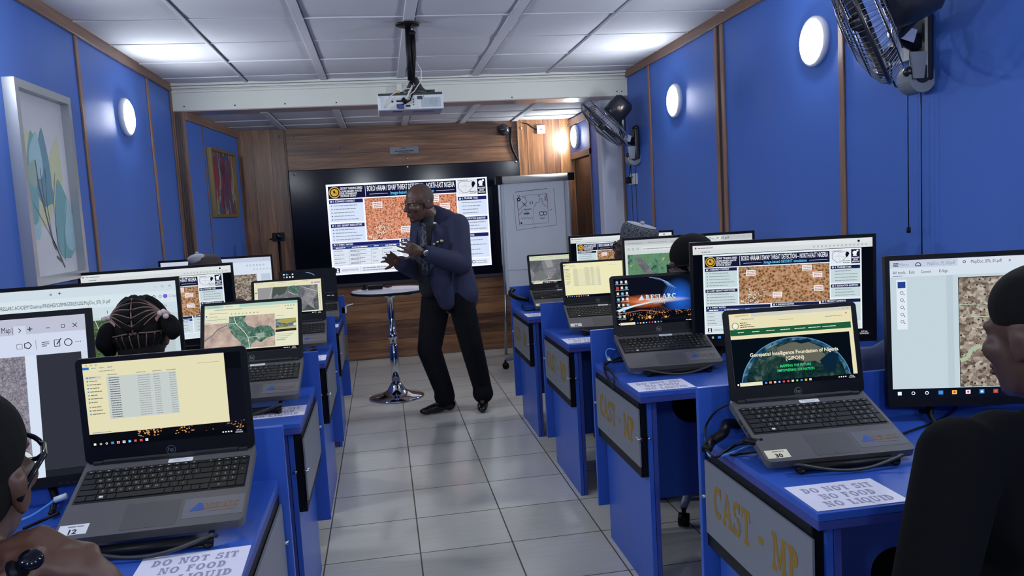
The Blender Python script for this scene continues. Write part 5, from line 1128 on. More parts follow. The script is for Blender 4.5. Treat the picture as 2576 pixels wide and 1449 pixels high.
ch0 = office_chair('blue grey swivel chair of the man in black, right foreground', CHB, CHG); ch0.location = (1.72, -2.28, 0); ch0.rotation_euler.z = .35
chB = office_chair('black swivel chair of the seated man at the left frame edge', BLACKC, BLACK); chB.location = (-.52, -2.42, 0); chB.rotation_euler.z = -.3
for src, x, y, rz, lb in ((ch0, 1.72, -.86, .1, 'blue grey swivel chair at the desk with the dark sunrise laptop'), (ch0, 1.72, .2, .1, 'swivel chair of the bare headed person with glasses on the right'), (ch0, 1.85, 1.26, 0, 'swivel chair of the person in the patterned cap'),
    (ch0, 1.66, 3.74, 1.5, 'swivel chair with grey base in front of the flipchart'), (chB, -.42, -.92, 0, 'black swivel chair of the girl with braided hair'), (chB, -.45, .34, -.1, 'black swivel chair behind the left desk with the map laptop'), (ch0, -.76, 1.62, .1, 'swivel chair of the person in the pale cap, left side')):
    dup(src, (x, y, 0), rz, lb)
# ------------------------------------------------------------------ people
UP = V((0, 0, 1))
EYEW = mat('eye_white', (196, 190, 184), .3); IRIS = mat('dark_iris', (24, 16, 12), .2); LIP = mat('lip', (84, 48, 44), .45)
GLS = NT('spectacle_lens'); gb = GLS.n('ShaderNodeBsdfGlass'); gb.inputs['IOR'].default_value = 1.02; gb.inputs['Roughness'].default_value = 0; GLS.l(gb.outputs[0], GLS.out.inputs[0]); GLS = GLS.m
class Head:
    def __init__(s, c, f, tilt=0.0, s_=1.0):
        s.c = V(c); s.f = V(f).normalized(); s.r = s.f.cross(UP).normalized(); s.u = s.r.cross(s.f); s.k = s_
        if tilt: q = Quaternion(s.f, tilt); s.r = q @ s.r; s.u = q @ s.u
        s.ax = (s.r, s.f, s.u)
    def p(s, r=0, f=0, u=0): return s.c + (s.r * r + s.f * f + s.u * u) * s.k
    def e(s, b, r, f, u, rad, m): b.ell(s.p(r, f, u), [x * s.k for x in rad], m, s.ax, 24, 16)
    def skull(s, b, m, nb):
        k = s.k
        s.e(b, 0, -.012, .03, (.074, .094, .088), m); s.e(b, 0, .022, -.035, (.06, .068, .08), m); s.e(b, 0, .032, -.078, (.047, .05, .04), m); s.e(b, 0, .066, -.1, (.022, .018, .02), m)
        for q in (-1, 1):
            b.cap(s.p(q * .012, .083, .014), s.p(q * .046, .07, .016), .011 * k, .011 * k, m); s.e(b, q * .04, .058, -.026, (.026, .026, .026), m)
            s.e(b, q * .076, -.012, -.012, (.009, .02, .032), m); s.e(b, q * .081, -.02, .004, (.007, .013, .018), m); b.cap(s.p(q * .013, .096, -.033), s.p(q * .009, .1, -.035), .0105 * k, .0105 * k, m)
        b.cap(s.p(0, .088, .006), s.p(0, .107, -.03), .009 * k, .0145 * k, m)
        for u in (-.06, -.073): b.cap(s.p(-.02, .08, u), s.p(0, .087, u), .007 * k, .0095 * k, m); b.cap(s.p(.02, .08, u), s.p(0, .087, u), .007 * k, .0095 * k, m)
        b.cap(s.p(0, -.03, -.05), nb, .056 * k, .062 * k, m)
    def eyes(s, t):
        for q in (-1, 1):
            b = MB(); s.e(b, q * .032, .0735, -.003, (.012, .011, .0075), EYEW); s.e(b, q * .033, .082, -.003, (.006, .004, .0055), IRIS); b.build('eye', t)
    def lips(s, t):
        b = MB(); [b.cap(s.p(-.021, .0835, u), s.p(.021, .0835, u), .0062 * s.k, .0062 * s.k, LIP) for u in (-.061, -.072)]; b.build('lips', t)
    def hair(s, t, m, back=.02, rad=(.081, .098, .079), up=.052, low=True, name='hair'):
        b = MB(); s.e(b, 0, -back, up, rad, m)
        if low: s.e(b, 0, -back - .024, .002, (.0745, .075, .066), m)
        return b.build(name, t, rem=.005, smooth=4)
    def glasses(s, t, m, wire=.0022):
        b = MB()
        for q in (-1, 1):
            pts = [s.p(q * (.034 + .027 * math.cos(a)), .1 - .004 * abs(math.cos(a)), -.006 + .021 * math.sin(a)) for a in [2 * math.pi * k / 20 for k in range(21)]]
            b.tube(pts, wire, m, 6, False); b.tube([s.p(q * .061, .097, 0), s.p(q * .077, .06, .004), s.p(q * .083, -.005, .002), s.p(q * .081, -.03, -.012)], wire * 1.2, m, 6)
        b.tube([s.p(-.008, .1, 0), s.p(0, .104, .002), s.p(.008, .1, 0)], wire, m, 6); g = b.build('glasses', t)
        return g
def hand(b, w, d, n, m, side=1, curl=.5, spread=.12, k=1.0, thumb=.7):
    """w wrist, d towards the fingers, n out of the palm, side +1 puts the thumb on n x d"""
    w, d = V(w), V(d).normalized(); n = V(n); n = (n - d * n.dot(d)).normalized(); s = n.cross(d) * side
    b.cap(w - d * .02, w + d * .03, .026 * k, .026 * k, m)
    for i in range(4):
        o = (.033, .012, -.01, -.031)[i]; ln = (.078, .086, .08, .062)[i]; base = w + (d * (.092 - .006 * abs(i - 1)) + s * o) * k
        b.cap(w + (d * .025 + s * o * .6) * k, base, .0175 * k, .0125 * k, m)
        fd = (d + s * (o * spread / .03)).normalized(); p = base
        for j in range(3):
            a = curl * (.7 + .5 * j); q = Quaternion(s * (-1 if side > 0 else -1) * (1 if side > 0 else -1), a if side > 0 else a)
            fd2 = (fd * math.cos(a) + n * math.sin(a)).normalized() if j == 0 else (fd2 * math.cos(curl * .6) + (n - fd2 * n.dot(fd2)) * math.sin(curl * .6)).normalized()
            e = p + fd2 * ln * (.42, .32, .26)[j] * k; b.cap(p, e, (.0098, .0088, .0078)[j] * k, (.0088, .0078, .0066)[j] * k, m); p = e
    p = w + (d * .03 + s * .03) * k; td = (d * .6 + s * thumb + n * .35).normalized(); e = p + td * .042 * k; b.cap(p - td * .02 * k, e, .0165 * k, .0118 * k, m); td = (td + d * .45).normalized(); b.cap(e, e + td * .034 * k, .0112 * k, .0085 * k, m)
def limb(b, pts, rs, m):
    for (p, q), (r0, r1) in zip(zip(pts, pts[1:]), zip(rs, rs[1:])): b.cap(p, q, r0, r1, m, 16)
def torso(b, J, m, k=1.0, waist=.86):
    sm = (J['sl'] + J['sr']) / 2; pm = (J['hl'] + J['hr']) / 2; u = (sm - pm).normalized(); r = (J['sr'] - J['sl']); sw = r.length / 2; r.normalize(); f = u.cross(r).normalized(); r = f.cross(u)
    b.cap(J['sl'] + r * .02 - u * .01, J['sr'] - r * .02 - u * .01, .062 * k, .062 * k, m); b.cap(J['nb'], sm - u * .03, .055 * k, .085 * k, m)
    L = (sm - pm).length; ax = (r, f, u)
    b.ell(sm - u * L * .26 + f * .012, ((sw * .98) * k, .115 * k, L * .33), m, ax, 24, 16); b.ell(sm - u * L * .62 + f * .012, (sw * waist * k, .112 * k, L * .3), m, ax, 24, 16); b.ell(pm + u * .03, (sw * .92 * k, .12 * k, .14), m, ax, 24, 16)
    for q in ('sl', 'sr'): b.cap(sm + (J[q] - sm) * .45 - u * .005, J[q] - u * .02, .07 * k, .066 * k, m)
    return r, f, u
def figure(name, label, h, J, skin, shirt, trousers, shirt_mat_sleeve=1.0, hands=True, hk=None, vox=.0075, shoe=True, base=None):
    base = base or V(((J['hl'] + J['hr']).x / 2, (J['hl'] + J['hr']).y / 2, 0))
    t = thing(name, label, 'person', base)
    b = MB(); h.skull(b, skin, J['nb']); torso(b, J, skin, .86)
    for q in 'lr':
        limb(b, [J['s' + q], J['e' + q], J['w' + q]], [.05, .038, .026], skin); limb(b, [J['h' + q], J['k' + q], J['a' + q]], [.075, .052, .036], skin)
        if hk and q in hk: hand(b, J['w' + q], m=skin, side=1 if q == 'r' else -1, **hk[q])
        else: d = (J['w' + q] - J['e' + q]); hand(b, J['w' + q], d + V((0, 0, -.05)), V((0, 0, -1)), skin, -1 if q == 'r' else 1, .35)
        toe = J.get('t' + q, J['a' + q] + V((0, .14, -.05))); b.cap(J['a' + q] - UP * .03, J['a' + q].lerp(toe, .7) + UP * .006, .03, .016, skin)
    b.build('body', t, rem=vox, smooth=7)
    if shirt:
        b = MB(); torso(b, J, shirt, 1.06)
        for q in 'lr':
            e = J['e' + q] + (J['w' + q] - J['e' + q]) * max(0, (shirt_mat_sleeve - .5) * 2) * .93 if shirt_mat_sleeve > .5 else J['s' + q] + (J['e' + q] - J['s' + q]) * .8
            if shirt_mat_sleeve > .5: limb(b, [J['s' + q], J['e' + q], e], [.072, .056, .042], shirt)
            else: limb(b, [J['s' + q], e], [.072, .066], shirt)
        b.build('shirt', t, rem=.009, smooth=6)
    if trousers:
        b = MB()
        for q in 'lr': limb(b, [J['h' + q], J['k' + q], J['a' + q] + UP * .02], [.098, .072, .054], trousers)
        b.cap(J['hl'], J['hr'], .1, .1, trousers); b.build('trousers', t, rem=.01, smooth=6)
    if shoe:
        for q in 'lr':
            b = MB(); toe = J.get('t' + q, J['a' + q] + V((0, .14, -.05))); d = toe - J['a' + q]; d.z = 0; d.normalize(); a = V((J['a' + q].x, J['a' + q].y, .0)); sd = d.cross(UP)
            b.ell(a - d * .035 + UP * .042, (.034, .05, .042), SHOE, (sd, d, UP)); b.ell(a + d * .07 + UP * .034, (.042, .1, .034), SHOE, (sd, d, UP)); b.ell(a + d * .14 + UP * .027, (.036, .06, .026), SHOE, (sd, d, UP)); b.bb((0, 0, 0), (0, 0, 0), SHOE) if False else None
            b.build('shoe', t, rem=.006, smooth=3)
    return t
def seated(hc, f, reach, desk_z=.80, s=1.0, feet=None, lean=.1):
    """joints of somebody sitting on a chair, head centre hc, facing f, wrists at the two points of reach"""
    f = V((f[0], f[1], 0)).normalized(); r = f.cross(UP); hc = V(hc); J = {}
    J['nb'] = hc - UP * .155 * s - f * .045; sm = J['nb'] - UP * .065 * s - f * .01
    J['sl'] = sm - r * .19 * s - UP * .015; J['sr'] = sm + r * .19 * s - UP * .015
    pm = V((sm.x, sm.y, 0)) - f * lean + UP * .56; J['hl'] = pm - r * .09; J['hr'] = pm + r * .09
    J['kl'] = pm + f * .40 - r * .13 - UP * .01; J['kr'] = pm + f * .40 + r * .13 - UP * .01
    for q, sg in (('l', -1), ('r', 1)):
        J['a' + q] = V((J['k' + q].x, J['k' + q].y, .09)) - f * .05; J['t' + q] = J['a' + q] + f * .15 - UP * .05
        w = V(reach[0 if q == 'l' else 1]); J['w' + q] = w; sh = J['s' + q]; mid = (sh + w) / 2; d = (w - sh).length; h_ = math.sqrt(max(.29 ** 2 - (d / 2) ** 2, .002)); J['e' + q] = mid + (-UP * .8 + r * sg * .5 - f * .15).normalized() * min(h_, .2)
    return J
def headat(px, py, dist): return CAM + ray(px, py) * dist

# --- man in black, right foreground
h = Head(headat(2624, 843, 1.52), (-.18, .98, -.06), 0, 1.08); F3 = (-.42, .9)
J = seated(h.c, F3, ((1.34, -1.88, .80), (1.86, -1.66, .82)), lean=.1)
J['nb'] = h.p(.0, -.055, -.15); sm = J['nb'] + V((.02, -.035, -.075)); rr = V((.88, .42, 0)).normalized()
J['sl'] = headat(2415, 1150, 1.38); J['sr'] = J['sl'] + V((.38, .1, .0)); J['el'] = headat(2325, 1560, 1.22); J['wl'] = J['el'] + V((.16, .12, -.06)); J['er'] = J['sr'] + V((.08, .06, -.27)); J['wr'] = V((2.02, -1.75, .83))
dx = (J['sl'] + J['sr']) / 2 - (J['hl'] + J['hr']) / 2
for q in ('hl', 'hr', 'kl', 'kr', 'al', 'ar', 'tl', 'tr'): J[q] = J[q] + V((dx.x + .02, dx.y - .09, 0))
m3 = figure('person', 'seated man in a black shirt cut by the right frame edge', h, J, SKIN2, BLACKC, BLACKC, 1.0); h.hair(m3, HAIR, .012, (.0795, .1, .079), .052); h.eyes(m3); h.lips(m3)
# --- man with glasses, left foreground
h = Head(headat(-96, 1212, 1.06), (.04, .95, .22), .08, 1.02)
J = seated(h.c, (.25, .95), ((-.42, -1.96, .90), (-.06, -2.02, .9)), lean=.08)
J['wr'] = headat(222, 1440, 1.05); J['er'] = headat(420, 1670, 1.09); J['wl'] = headat(-160, 1590, .98); J['el'] = headat(-210, 1900, 1.02)
hk = {'r': dict(d=headat(66, 1368, 1.02) - headat(222, 1440, 1.05), n=V((-.1, .3, -.95)), curl=1.15, spread=.0, thumb=.15, k=.88), 'l': dict(d=headat(0, 1530, .98) - headat(-160, 1590, .98), n=V((.1, .9, .3)), curl=.7, spread=.04, k=.95)}
m1 = figure('person', 'seated man with black glasses resting his chin on a fist, at the left frame edge', h, J, SKIN, None, BLACKC, .5, hk=hk, vox=.005)
b = MB(); torso(b, J, BLACKC, 1.05); [limb(b, [J['s' + q], J['s' + q] + (J['e' + q] - J['s' + q]) * .75], [.072, .066], BLACKC) for q in 'lr']; b.build('shirt', m1, rem=.01, smooth=5)
h.hair(m1, HAIR, .012, (.0805, .102, .08), .05); h.glasses(m1, GLOSSB, .0036); h.eyes(m1); h.lips(m1)
p = headat(78, 1408, .97); b = MB(); ax_ = ray(78, 1408).normalized(); b.lathe([(.011, -.006), (.0145, .0), (.012, .005), (.001, .007)], p, GLOSSB, (-ax_ + V((.2, 0, .8))), 28); b.tube([headat(60, 1440, .985), headat(30, 1425, .965), headat(40, 1465, .96)], .008, BLACK, 8); b.build('wristwatch', m1)
# --- girl with braids
h = Head(headat(357, 848, 2.38), (-.08, .98, -.12), -.05, .93)
J = seated(h.c, (-.05, 1), ((-.62, -.52, .80), (-.38, -.50, .8)), s=.84, lean=.05)
g2 = figure('person', 'girl with cornrow braids and two puffs seated at the left desks', h, J, SKIN, mat('dark_plum_cloth', (44, 34, 50), .85), BLACKC, 1.0)
PART = mat('hair_parting', (112, 86, 74), .7); DHAIR = mat('scalp_hair', (22, 18, 18), .85, spec=.2, var=.3, vs=200)
b = MB(); h.e(b, 0, -.014, .034, (.0775, .096, .0905), DHAIR); h.e(b, 0, -.03, -.03, (.07, .072, .075), DHAIR); b.build('scalp', g2, rem=.005, smooth=3)
HB, PB = MB(), MB()
def onskull(az, el, rad=1.02):
    return h.p(.0785 * rad * math.cos(el) * math.sin(az), -.014 - .097 * rad * math.cos(el) * math.cos(az), .034 + .0915 * rad * math.sin(el))
def row(sd, e0, rad, bow=.12):
    return [onskull((.05 * sd) * (1 - s_) + 1.2 * sd * s_, e0 * (1 - s_) + .4 * s_ + bow * math.sin(math.pi * s_), rad) for s_ in [i / 10 for i in range(11)]]
for sd in (-1, 1):
    for k in range(6): HB.tube(row(sd, 1.22 - .27 * k, 1.01), [.0155 - .001 * i for i in range(11)], HAIR, 8)
    for k in range(6): PB.tube(row(sd, 1.085 - .27 * k, 1.1), [.003] * 11, PART, 6)
PB.tube([onskull(0, 1.45 - .17 * i, 1.1) for i in range(11)], .0028, PART, 6)
PB.tube([onskull(-1.2 + .24 * i, -.22 - .02 * math.sin(i), 1.09) for i in range(11)], .0026, PART, 6)
for k in range(9):
    az = -1.2 + .3 * k; HB.tube([onskull(az * (1 - .04 * i), -.3 - .15 * i, 1.0 + .01 * i) for i in range(6)], .0135, HAIR, 8)
    if k < 8: PB.tube([onskull((az + .15) * (1 - .04 * i), -.26 - .15 * i, 1.085 + .015 * i) for i in range(6)], .0022, PART, 6)
for k in range(6):
    az = 1.9 + .5 * k; HB.tube([onskull(az, .25 + .2 * i) for i in range(6)], .014, HAIR, 8)
HB.build('cornrows', g2); PB.build('partings', g2)
TIE = mat('pink_hair_tie', (196, 148, 142), .5); BEAD = mat('pale_bead', (196, 176, 170), .25)
for sd, pts in ((-1, [(296, 822, 2.33), (276, 838, 2.32), (270, 862, 2.32), (276, 884, 2.33)]), (1, [(408, 806, 2.36), (424, 812, 2.35), (437, 828, 2.34), (434, 842, 2.34)])):
    P_ = [headat(*q) for q in pts]; b = MB(); limb(b, P_, [.014, .032, .033, .02] if sd < 0 else [.013, .027, .026, .016], HAIR); b.build('hair_puff', g2, rem=.006, smooth=1)
    c_ = P_[0]; b = MB(); ax_ = (P_[1] - P_[0]).normalized(); x_, y_ = b.frame(ax_); b.tube([c_ + (x_ * math.cos(a) + y_ * math.sin(a)) * .026 for a in [2 * math.pi * i / 18 for i in range(19)]], .0075, TIE, 8, False); b.build('hair_tie', g2)
    for q in (((262, 803), (274, 800)) if sd < 0 else ((403, 788), (411, 784), (417, 795))): b = MB(); b.ell(headat(q[0], q[1], 2.31), (.0085,) * 3, BEAD, n=12, mm=8); b.build('bead', g2)
# --- person in a patterned cap
h = Head(headat(1590, 624, 4.6), (-.8, .5, .3), 0, 1.0)
J = seated(h.c, (-.1, 1), ((1.62, 1.52, .80), (1.95, 1.52, .8)), lean=.06)
m4 = figure('person', 'seated person in a grey patterned cap and glasses before the right monitors', h, J, SKIN2, mat('dark_grey_cloth', (36, 38, 46), .9), BLACKC, 1.0)
q = NT('knit_cap_pattern'); o_ = q.obj(); ck = q.n('ShaderNodeTexVoronoi'); ck.feature = 'DISTANCE_TO_EDGE'; ck.inputs['Scale'].default_value = 70; q.l(q.mapping(o_, (1, 1, 1.6)), ck.inputs['Vector']); q.bsdf(q.ramp(ck.outputs['Distance'], [(.05, (24, 25, 30)), (.12, (92, 94, 102))]), .9); CAPM = q.m
cb = h.p(0, -.02, .045); b = MB(); b.lathe([(.102, -.012), (.107, .02), (.11, .05), (.107, .078), (.1, .09), (.09, .095)], cb, CAPM, h.u, 32); cp = b.build('cap', m4)
b = MB(); pale = mat('pale_cap_top', (150, 150, 156), .8); b.lathe([(.09, .094), (.085, .1), (.04, .104), (.001, .105)], cb, pale, h.u, 32); b.lathe([(.012, .104), (.015, .112), (.01, .12), (.001, .122)], cb, pale, h.u, 14); b.build('cap_top', cp)
b = MB(); b.tube([cb + h.u * .093 + (h.r * math.cos(a) + h.f * math.sin(a)) * .088 for a in [2 * math.pi * i / 30 for i in range(31)]], .004, BLACKC, 6, False); b.build('cap_seam', cp)
h.glasses(m4, BLACK, .003); h.eyes(m4)
# --- bare headed person with glasses
h = Head(headat(1738, 664, 3.58), (-.86, .5, -.14), 0, 1.0)
J = seated(h.c, (-.12, 1), ((1.56, .42, .80), (1.88, .45, .8)), lean=.06)
m5 = figure('person', 'seated dark haired person in black glasses behind the sunrise wallpaper laptop', h, J, SKIN2, mat('charcoal_cloth', (28, 30, 38), .9), BLACKC, 1.0); h.hair(m5, HAIR, .014, (.087, .104, .098), .04); h.glasses(m5, BLACK, .0032); h.eyes(m5)
# --- person in a pale cap, left
h = Head(headat(519, 690, 4.78), (-.05, 1, -.1), 0, .96)
J = seated(h.c, (0, 1), ((-.9, 2.0, .80), (-.62, 2.0, .8)), lean=.06, s=.95)
m6 = figure('person', 'person in a pale grey and dark brown cap hidden behind the left monitors', h, J, SKIN2, mat('brown_cloth', (58, 46, 44), .9), BLACKC, 1.0)
cb = h.p(0, -.01, .06); DK = mat('dark_brown_cap', (58, 50, 48), .85, var=.3, vs=60); b = MB(); b.lathe([(.097, -.05), (.1, -.01), (.09, .035), (.06, .058), (.001, .064)], cb, DK, h.u, 28); cp = b.build('cap', m6)
b = MB(); b.ell(cb + h.u * .03 - h.r * .03 - h.f * .045, (.062, .05, .036), pale, h.ax); b.ell(cb + h.u * .066 - h.r * .035 - h.f * .045, (.013, .013, .012), pale, h.ax, 12, 8); b.build('cap_panel', cp)

# --- the lecturer
T = lambda x, y, Y: atY(x, y, Y)
h = Head(T(1054, 510, 2.36), (-.86, -.47, -.14), -.06, 1.1)
J = dict(nb=T(1084, 545, 2.42), sl=T(1150, 566, 2.30), sr=T(1062, 562, 2.54), el=T(1160, 664, 2.20), wl=T(1058, 632, 2.05), er=T(1050, 682, 2.46), wr=T(1002, 660, 2.22),
    hl=T(1158, 750, 2.36), hr=T(1098, 752, 2.48), kl=T(1186, 868, 2.37), kr=T(1080, 880, 2.42), al=T(1214, 985, 2.43), ar=T(1118, 992, 2.42))
J['al'].z = J['ar'].z = .09; J['tl'] = V((.955, 2.27, .03)); J['tr'] = V((.565, 2.375, .03))
hk = {'l': dict(d=T(1012, 618, 2.0) - T(1058, 632, 2.05), n=V((-.35, .85, .2)), curl=.62, spread=.2, thumb=.8, k=.98), 'r': dict(d=T(958, 636, 2.12) - T(1002, 660, 2.22), n=V((-.5, -.8, .3)), curl=.4, spread=.24, thumb=.8, k=.98)}
ml = figure('person', 'standing man in a navy suit and glasses leaning forward and gesturing before the wall display', h, J, SKIN, None, None, hk=hk, vox=.0055, shoe=True, base=V((.76, 2.4, 0)))
TRO = mat('black_trousers', (9, 10, 17), .95, spec=.25, var=.2, vs=300)
b = MB()
limb(b, [J['hl'], J['kl'], J['al'] + UP * .06, J['al'] + UP * .02 - V((0, .02, 0))], [.1, .085, .07, .078], TRO); limb(b, [J['hr'], J['kr'], J['ar'] + UP * .06, J['ar'] + UP * .02], [.112, .088, .072, .078], TRO); b.cap(J['hl'], J['hr'], .104, .104, TRO); b.build('trousers', ml, rem=.009, smooth=5)
# shirt, tie
SHIRT = mat('black_shirt', (16, 18, 26), .7); fr_ = V((-.72, -.69, 0))
b = MB(); limb(b, [J['nb'] + fr_ * .02, T(1078, 600, 2.33), T(1072, 660, 2.35), T(1080, 725, 2.40)], [.06, .07, .075, .075], SHIRT); b.tube([J['nb'] + V((.052 * math.cos(a), .052 * math.sin(a), .02 + .012 * math.sin(a + .6))) + fr_ * .008 for a in [2 * math.pi * i / 20 for i in range(21)]], .016, SHIRT, 8, False); b.build('shirt', ml, rem=.009, smooth=4)
q = NT('patterned_tie'); o_ = q.obj(); nz = q.vor(q.mapping(o_, (1, 1, .7)), 30, 'DISTANCE_TO_EDGE'); q.bsdf(q.mix(q.math('LESS_THAN', nz, .05), lin((26, 28, 40)), lin((92, 98, 116))), .6)
b = MB(); tp = [(1066, 562, 2.275), (1066, 580, 2.225), (1066, 610, 2.185), (1068, 650, 2.175), (1072, 690, 2.2)]; vs = []
sdv = V((.69, -.72, 0))
for i, (x, y, Y) in enumerate(tp): c_ = T(x, y, Y); w_ = (.017, .02, .028, .034, .036)[i]; vs += [c_ - sdv * w_, c_ + fr_ * .006, c_ + sdv * w_]
b.add(vs, [(i * 3 + j, i * 3 + j + 1, i * 3 + j + 4, i * 3 + j + 3) for i in range(4) for j in range(2)], q.m, True); o_ = b.build('tie', ml); s_ = o_.modifiers.new('thick', 'SOLIDIFY'); s_.thickness = .006
# jacket, open at the front
b = MB(); A_ = []
limb(b, [J['sl'] + V((0, 0, -.005)), J['el'], J['wl'] + (J['el'] - J['wl']) * .2], [.088, .078, .058], NAVY); limb(b, [J['sr'], J['er'], J['wr'] + (J['er'] - J['wr']) * .14], [.085, .07, .056], NAVY)
limb(b, [T(1096, 535, 2.44), T(1120, 555, 2.40), T(1142, 575, 2.35)], [.056, .085, .09], NAVY); limb(b, [T(1092, 545, 2.47), T(1072, 575, 2.53)], [.06, .08], NAVY)
limb(b, [T(1130, 590, 2.42), T(1132, 650, 2.43), T(1140, 720, 2.43), T(1158, 748, 2.43)], [.135, .132, .138, .135], NAVY)        # back and left side
limb(b, [T(1112, 590, 2.29), T(1108, 650, 2.27), T(1110, 710, 2.27), T(1124, 760, 2.29)], [.075, .08, .08, .06], NAVY)        # left front panel
limb(b, [T(1094, 680, 2.23), T(1106, 740, 2.25), T(1124, 772, 2.28)], [.035, .04, .026], NAVY)
limb(b, [T(1160, 690, 2.38), T(1168, 738, 2.36)], [.095, .105], NAVY)
limb(b, [T(1060, 580, 2.45), T(1050, 620, 2.40), T(1058, 680, 2.42)], [.055, .05, .05], NAVY)                                  # right front panel
jk = b.build('jacket', ml, rem=.0085, smooth=5)
LAP = mat('navy_lapel', (40, 45, 76), .85, var=.1, vs=400)
for pts in ([(1098, 556, 2.345), (1116, 580, 2.228), (1112, 620, 2.195), (1098, 662, 2.205), (1092, 640, 2.215), (1090, 600, 2.245)], [(1075, 556, 2.37), (1052, 575, 2.34), (1046, 610, 2.315), (1052, 640, 2.32), (1056, 610, 2.30), (1060, 580, 2.31)]):
    b = MB(); b.add([T(*p_) for p_ in pts], [tuple(range(6))], LAP); o_ = b.build('lapel', jk); s_ = o_.modifiers.new('thick', 'SOLIDIFY'); s_.thickness = .008; s_.offset = 0
PIN = mat('pin_gold', (176, 166, 110), .35, .5); PINW = mat('pin_white', (206, 206, 190), .4)
for (x, y, Y, r_, m_) in ((1092, 561, 2.235, .009, PINW), (1091, 614, 2.19, .011, PIN), (1100, 609, 2.185, .011, STEEL), (1110, 606, 2.185, .012, PIN)):
    c_ = T(x, y, Y) - ray(x, y) * .004; r_ *= .85; b = MB(); b.lathe([(r_, -.03), (r_, 0), (r_ * .6, .002), (.0005, .002)], c_, m_, (-.4, -.9, .1), 18); b.build('pin', jk)
c_ = T(1050, 632, 2.05); b = MB(); ax_ = (J['wl'] - J['el']).normalized(); x_, y_ = b.frame(ax_); w0 = J['wl'] + (J['el'] - J['wl']) * .06
b.tube([w0 + (x_ * math.cos(a) + y_ * math.sin(a)) * .034 for a in [2 * math.pi * i / 24 for i in range(25)]], .008, BLACK, 8, False); dcam = (CAM - w0); dcam = (dcam - ax_ * dcam.dot(ax_)).normalized(); b.lathe([(.021, 0), (.021, .01), (.017, .013), (.0005, .013)], w0 + dcam * .033, STEEL, dcam, 24); b.build('wristwatch', ml)
GHAIR = mat('cropped_grey_hair', (70, 54, 47), .75, var=.2, vs=300); b = MB(); h.e(b, 0, -.017, .031, (.0748, .0905, .0884), GHAIR); h.e(b, 0, -.036, -.02, (.064, .062, .05), GHAIR); b.build('hair', ml, rem=.005, smooth=6)
b = MB(); h.e(b, 0, .078, -.05, (.024, .014, .006), GHAIR); h.e(b, 0, .066, -.1, (.018, .0195, .018), GHAIR); b.build('beard', ml)
h.glasses(ml, mat('dark_metal_frame', (40, 36, 38), .3, .6), .0016); h.eyes(ml); h.lips(ml)

# ------------------------------------------------------------------ cables on the desks
def cable(name, label, cat, pieces):
    t = thing(name, label, cat, V(pieces[0][0][0]), 'desk cables')
    def cr(pts, n=6):
        P = [V(p) for p in pts]; out = []
        for i in range(len(P) - 1):
            p0, p1, p2, p3 = P[max(i - 1, 0)], P[i], P[i + 1], P[min(i + 2, len(P) - 1)]
            for k in range(n):
                s = k / n; out.append(.5 * ((2 * p1) + (p2 - p0) * s + (2 * p0 - 5 * p1 + 4 * p2 - p3) * s * s + (3 * p1 - p0 - 3 * p2 + p3) * s ** 3))
        return out + [P[-1]]
    for pts, r, m_, nm in pieces: b = MB(); b.tube(cr(pts) if len(pts) > 2 else pts, r, m_, 8); b.build(nm, t)
Z = ZD
def Dk(px, py, z=ZD + .006): return atZ(px, py, z)
cable('network_cable', 'blue network cable with a clear plug left of the large cream list laptop', 'cable', [([Dk(20, 1320, .80), Dk(75, 1300, .81), Dk(115, 1275, .83), Dk(140, 1256, .845)], .0032, CABLEB, 'lead'), ([Dk(138, 1258, .846), Dk(168, 1247, .853)], .007, CLEAR, 'clear_plug')])
cable('usb_cable', 'black cable lying left of the large cream list laptop', 'cable', [([Dk(60, 1330, .79), Dk(100, 1312, .79), Dk(150, 1290, .80)], .004, BLACK, 'lead')])
cable('cable_bundle', 'black taped cable bundle left of the globe web page laptop', 'cable', [
    ([(1.29, -1.24, .80), (1.24, -1.27, .815), (1.205, -1.33, .81), Dk(1790, 1110, .79), Dk(1778, 1130, .785)], .014, BLACK, 'taped_sleeve'), ([Dk(1778, 1128, .785), Dk(1788, 1148, .778), Dk(1830, 1143, .778), Dk(1890, 1122, .782), (1.31, -1.42, .80)], .0035, CABLEB, 'blue_lead'), ([Dk(1776, 1130, .785), Dk(1800, 1150, .778), Dk(1850, 1120, .79), Dk(1895, 1112, .81), Dk(1915, 1106, .83)], .0042, BLACK, 'black_lead'),
    ([Dk(1780, 1115, .80), Dk(1775, 1075, .83), Dk(1800, 1035, .88), Dk(1832, 1018, .90)], .003, BLACK, 'thin_lead'), ([Dk(1835, 1145, .776), Dk(1880, 1140, .776), Dk(1915, 1133, .79)], .003, BLACK, 'lower_lead'), ([Dk(1872, 1110, .82), Dk(1905, 1112, .825)], .009, BLACK, 'plug_body')])
cable('mouse_cable', 'thin black cable right of the globe web page laptop under the monitor', 'cable', [([Dk(2260, 1095, .776), Dk(2300, 1080, .776), Dk(2360, 1058, .776), Dk(2400, 1030, .776), Dk(2415, 1000, .79)], .003, BLACK, 'lead')])
cable('power_cable', 'black looped cable hanging over the edge left of the sunrise wallpaper laptop', 'cable', [([Dk(1596, 905, .79), Dk(1560, 908, .79), Dk(1520, 915, .785), V((1.185, -.36, .775)), V((1.165, -.42, .745)), V((1.17, -.40, .735)), Dk(1520, 925, .778), Dk(1550, 903, .785), Dk(1580, 898, .79)], .0045, BLACK, 'lead')])
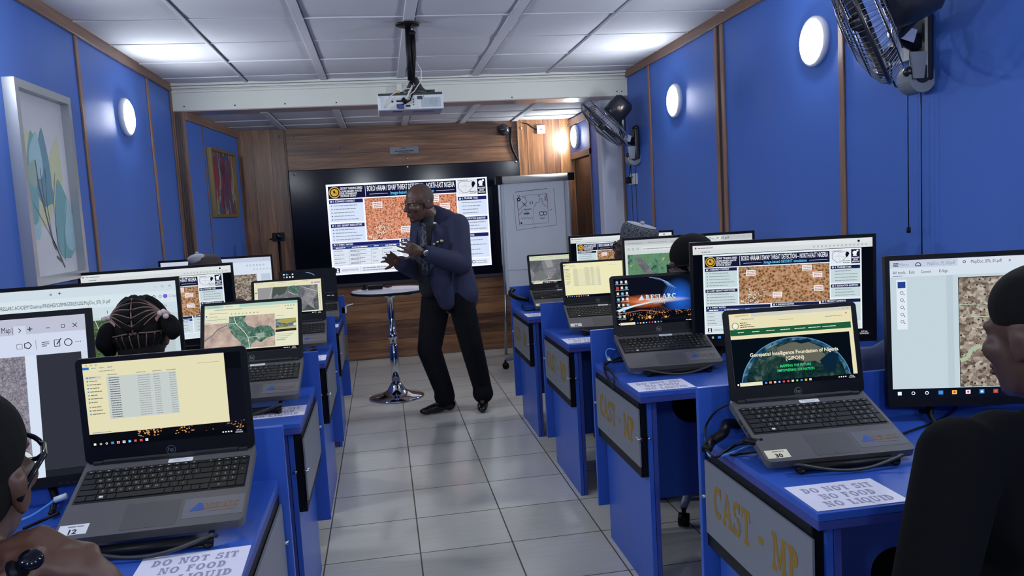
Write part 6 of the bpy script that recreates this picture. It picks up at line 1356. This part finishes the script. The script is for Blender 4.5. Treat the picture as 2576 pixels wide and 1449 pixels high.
cable('network_cable', 'blue network cable with a clear plug left of the sunrise wallpaper laptop', 'cable', [([Dk(1548, 880, .83), Dk(1530, 878, .83), Dk(1524, 890, .81), Dk(1530, 902, .795)], .0035, CABLEB, 'lead'), ([Dk(1529, 900, .795), Dk(1537, 912, .782)], .0075, CLEAR, 'clear_plug')])
cable('adapter_cable', 'white and black leads left of the pale yellow file list laptop', 'cable', [([Dk(1412, 770, .84), Dk(1400, 800, .80), Dk(1402, 815, .785), Dk(1422, 812, .785)], .0045, CABLEW, 'white_lead'), ([Dk(1374, 815, .778), Dk(1392, 803, .79), Dk(1412, 792, .81)], .004, BLACK, 'black_lead'), ([Dk(1412, 811, .79), Dk(1425, 808, .792)], .009, CABLEW, 'plug_body')])
cable('taped_cable', 'black taped cable with a white tip over the corner of the farthest right desk', 'cable', [([atY(1291, 728, 2.02), atY(1284, 737, 1.98), atY(1298, 748, 1.98), atY(1318, 752, 2.0), atY(1330, 753, 2.0)], .016, BLACK, 'taped_sleeve'), ([atY(1293, 727, 2.02), atY(1290, 730, 2.01)], .009, WHITEP, 'white_tip')])
cable('usb_cable', 'grey and black leads on the flipchart side desk under the grey aerial laptop', 'cable', [([Dk(1312, 762, .778), Dk(1320, 780, .776), Dk(1345, 778, .776), Dk(1352, 772, .776)], .004, BLACK, 'lead')])
for px, py, lb in ((868, 873, 'left'),):
    p0, p1 = atY(863, 842, 2.32), atY(877, 905, 2.32); b = MB(); b.bb((p0.x, 2.31, p1.z), (p1.x, 2.345, p0.z), mat('floral_plaque', (120, 98, 72), .5, var=.5, vs=40)); tag(b.build('plaque', None, .003), 'small brown floral plaque on the end of the farthest left desk', 'plaque')
p0 = atY(872, 768, 2.36); b = MB(); b.box(p0 + V((.02, .02, 0)), (.05, .05, .003), PAPER, (V((1, 0, .2)).normalized(), V((0, 1, 0)), V((-.2, 0, 1)).normalized())); b.bb((.02, 2.33, p0.z - .05), (.05, 2.4, p0.z - .01), PAPER); tag(b.build('paper_sheet'), 'white folded paper behind the farthest left desk panel', 'paper')
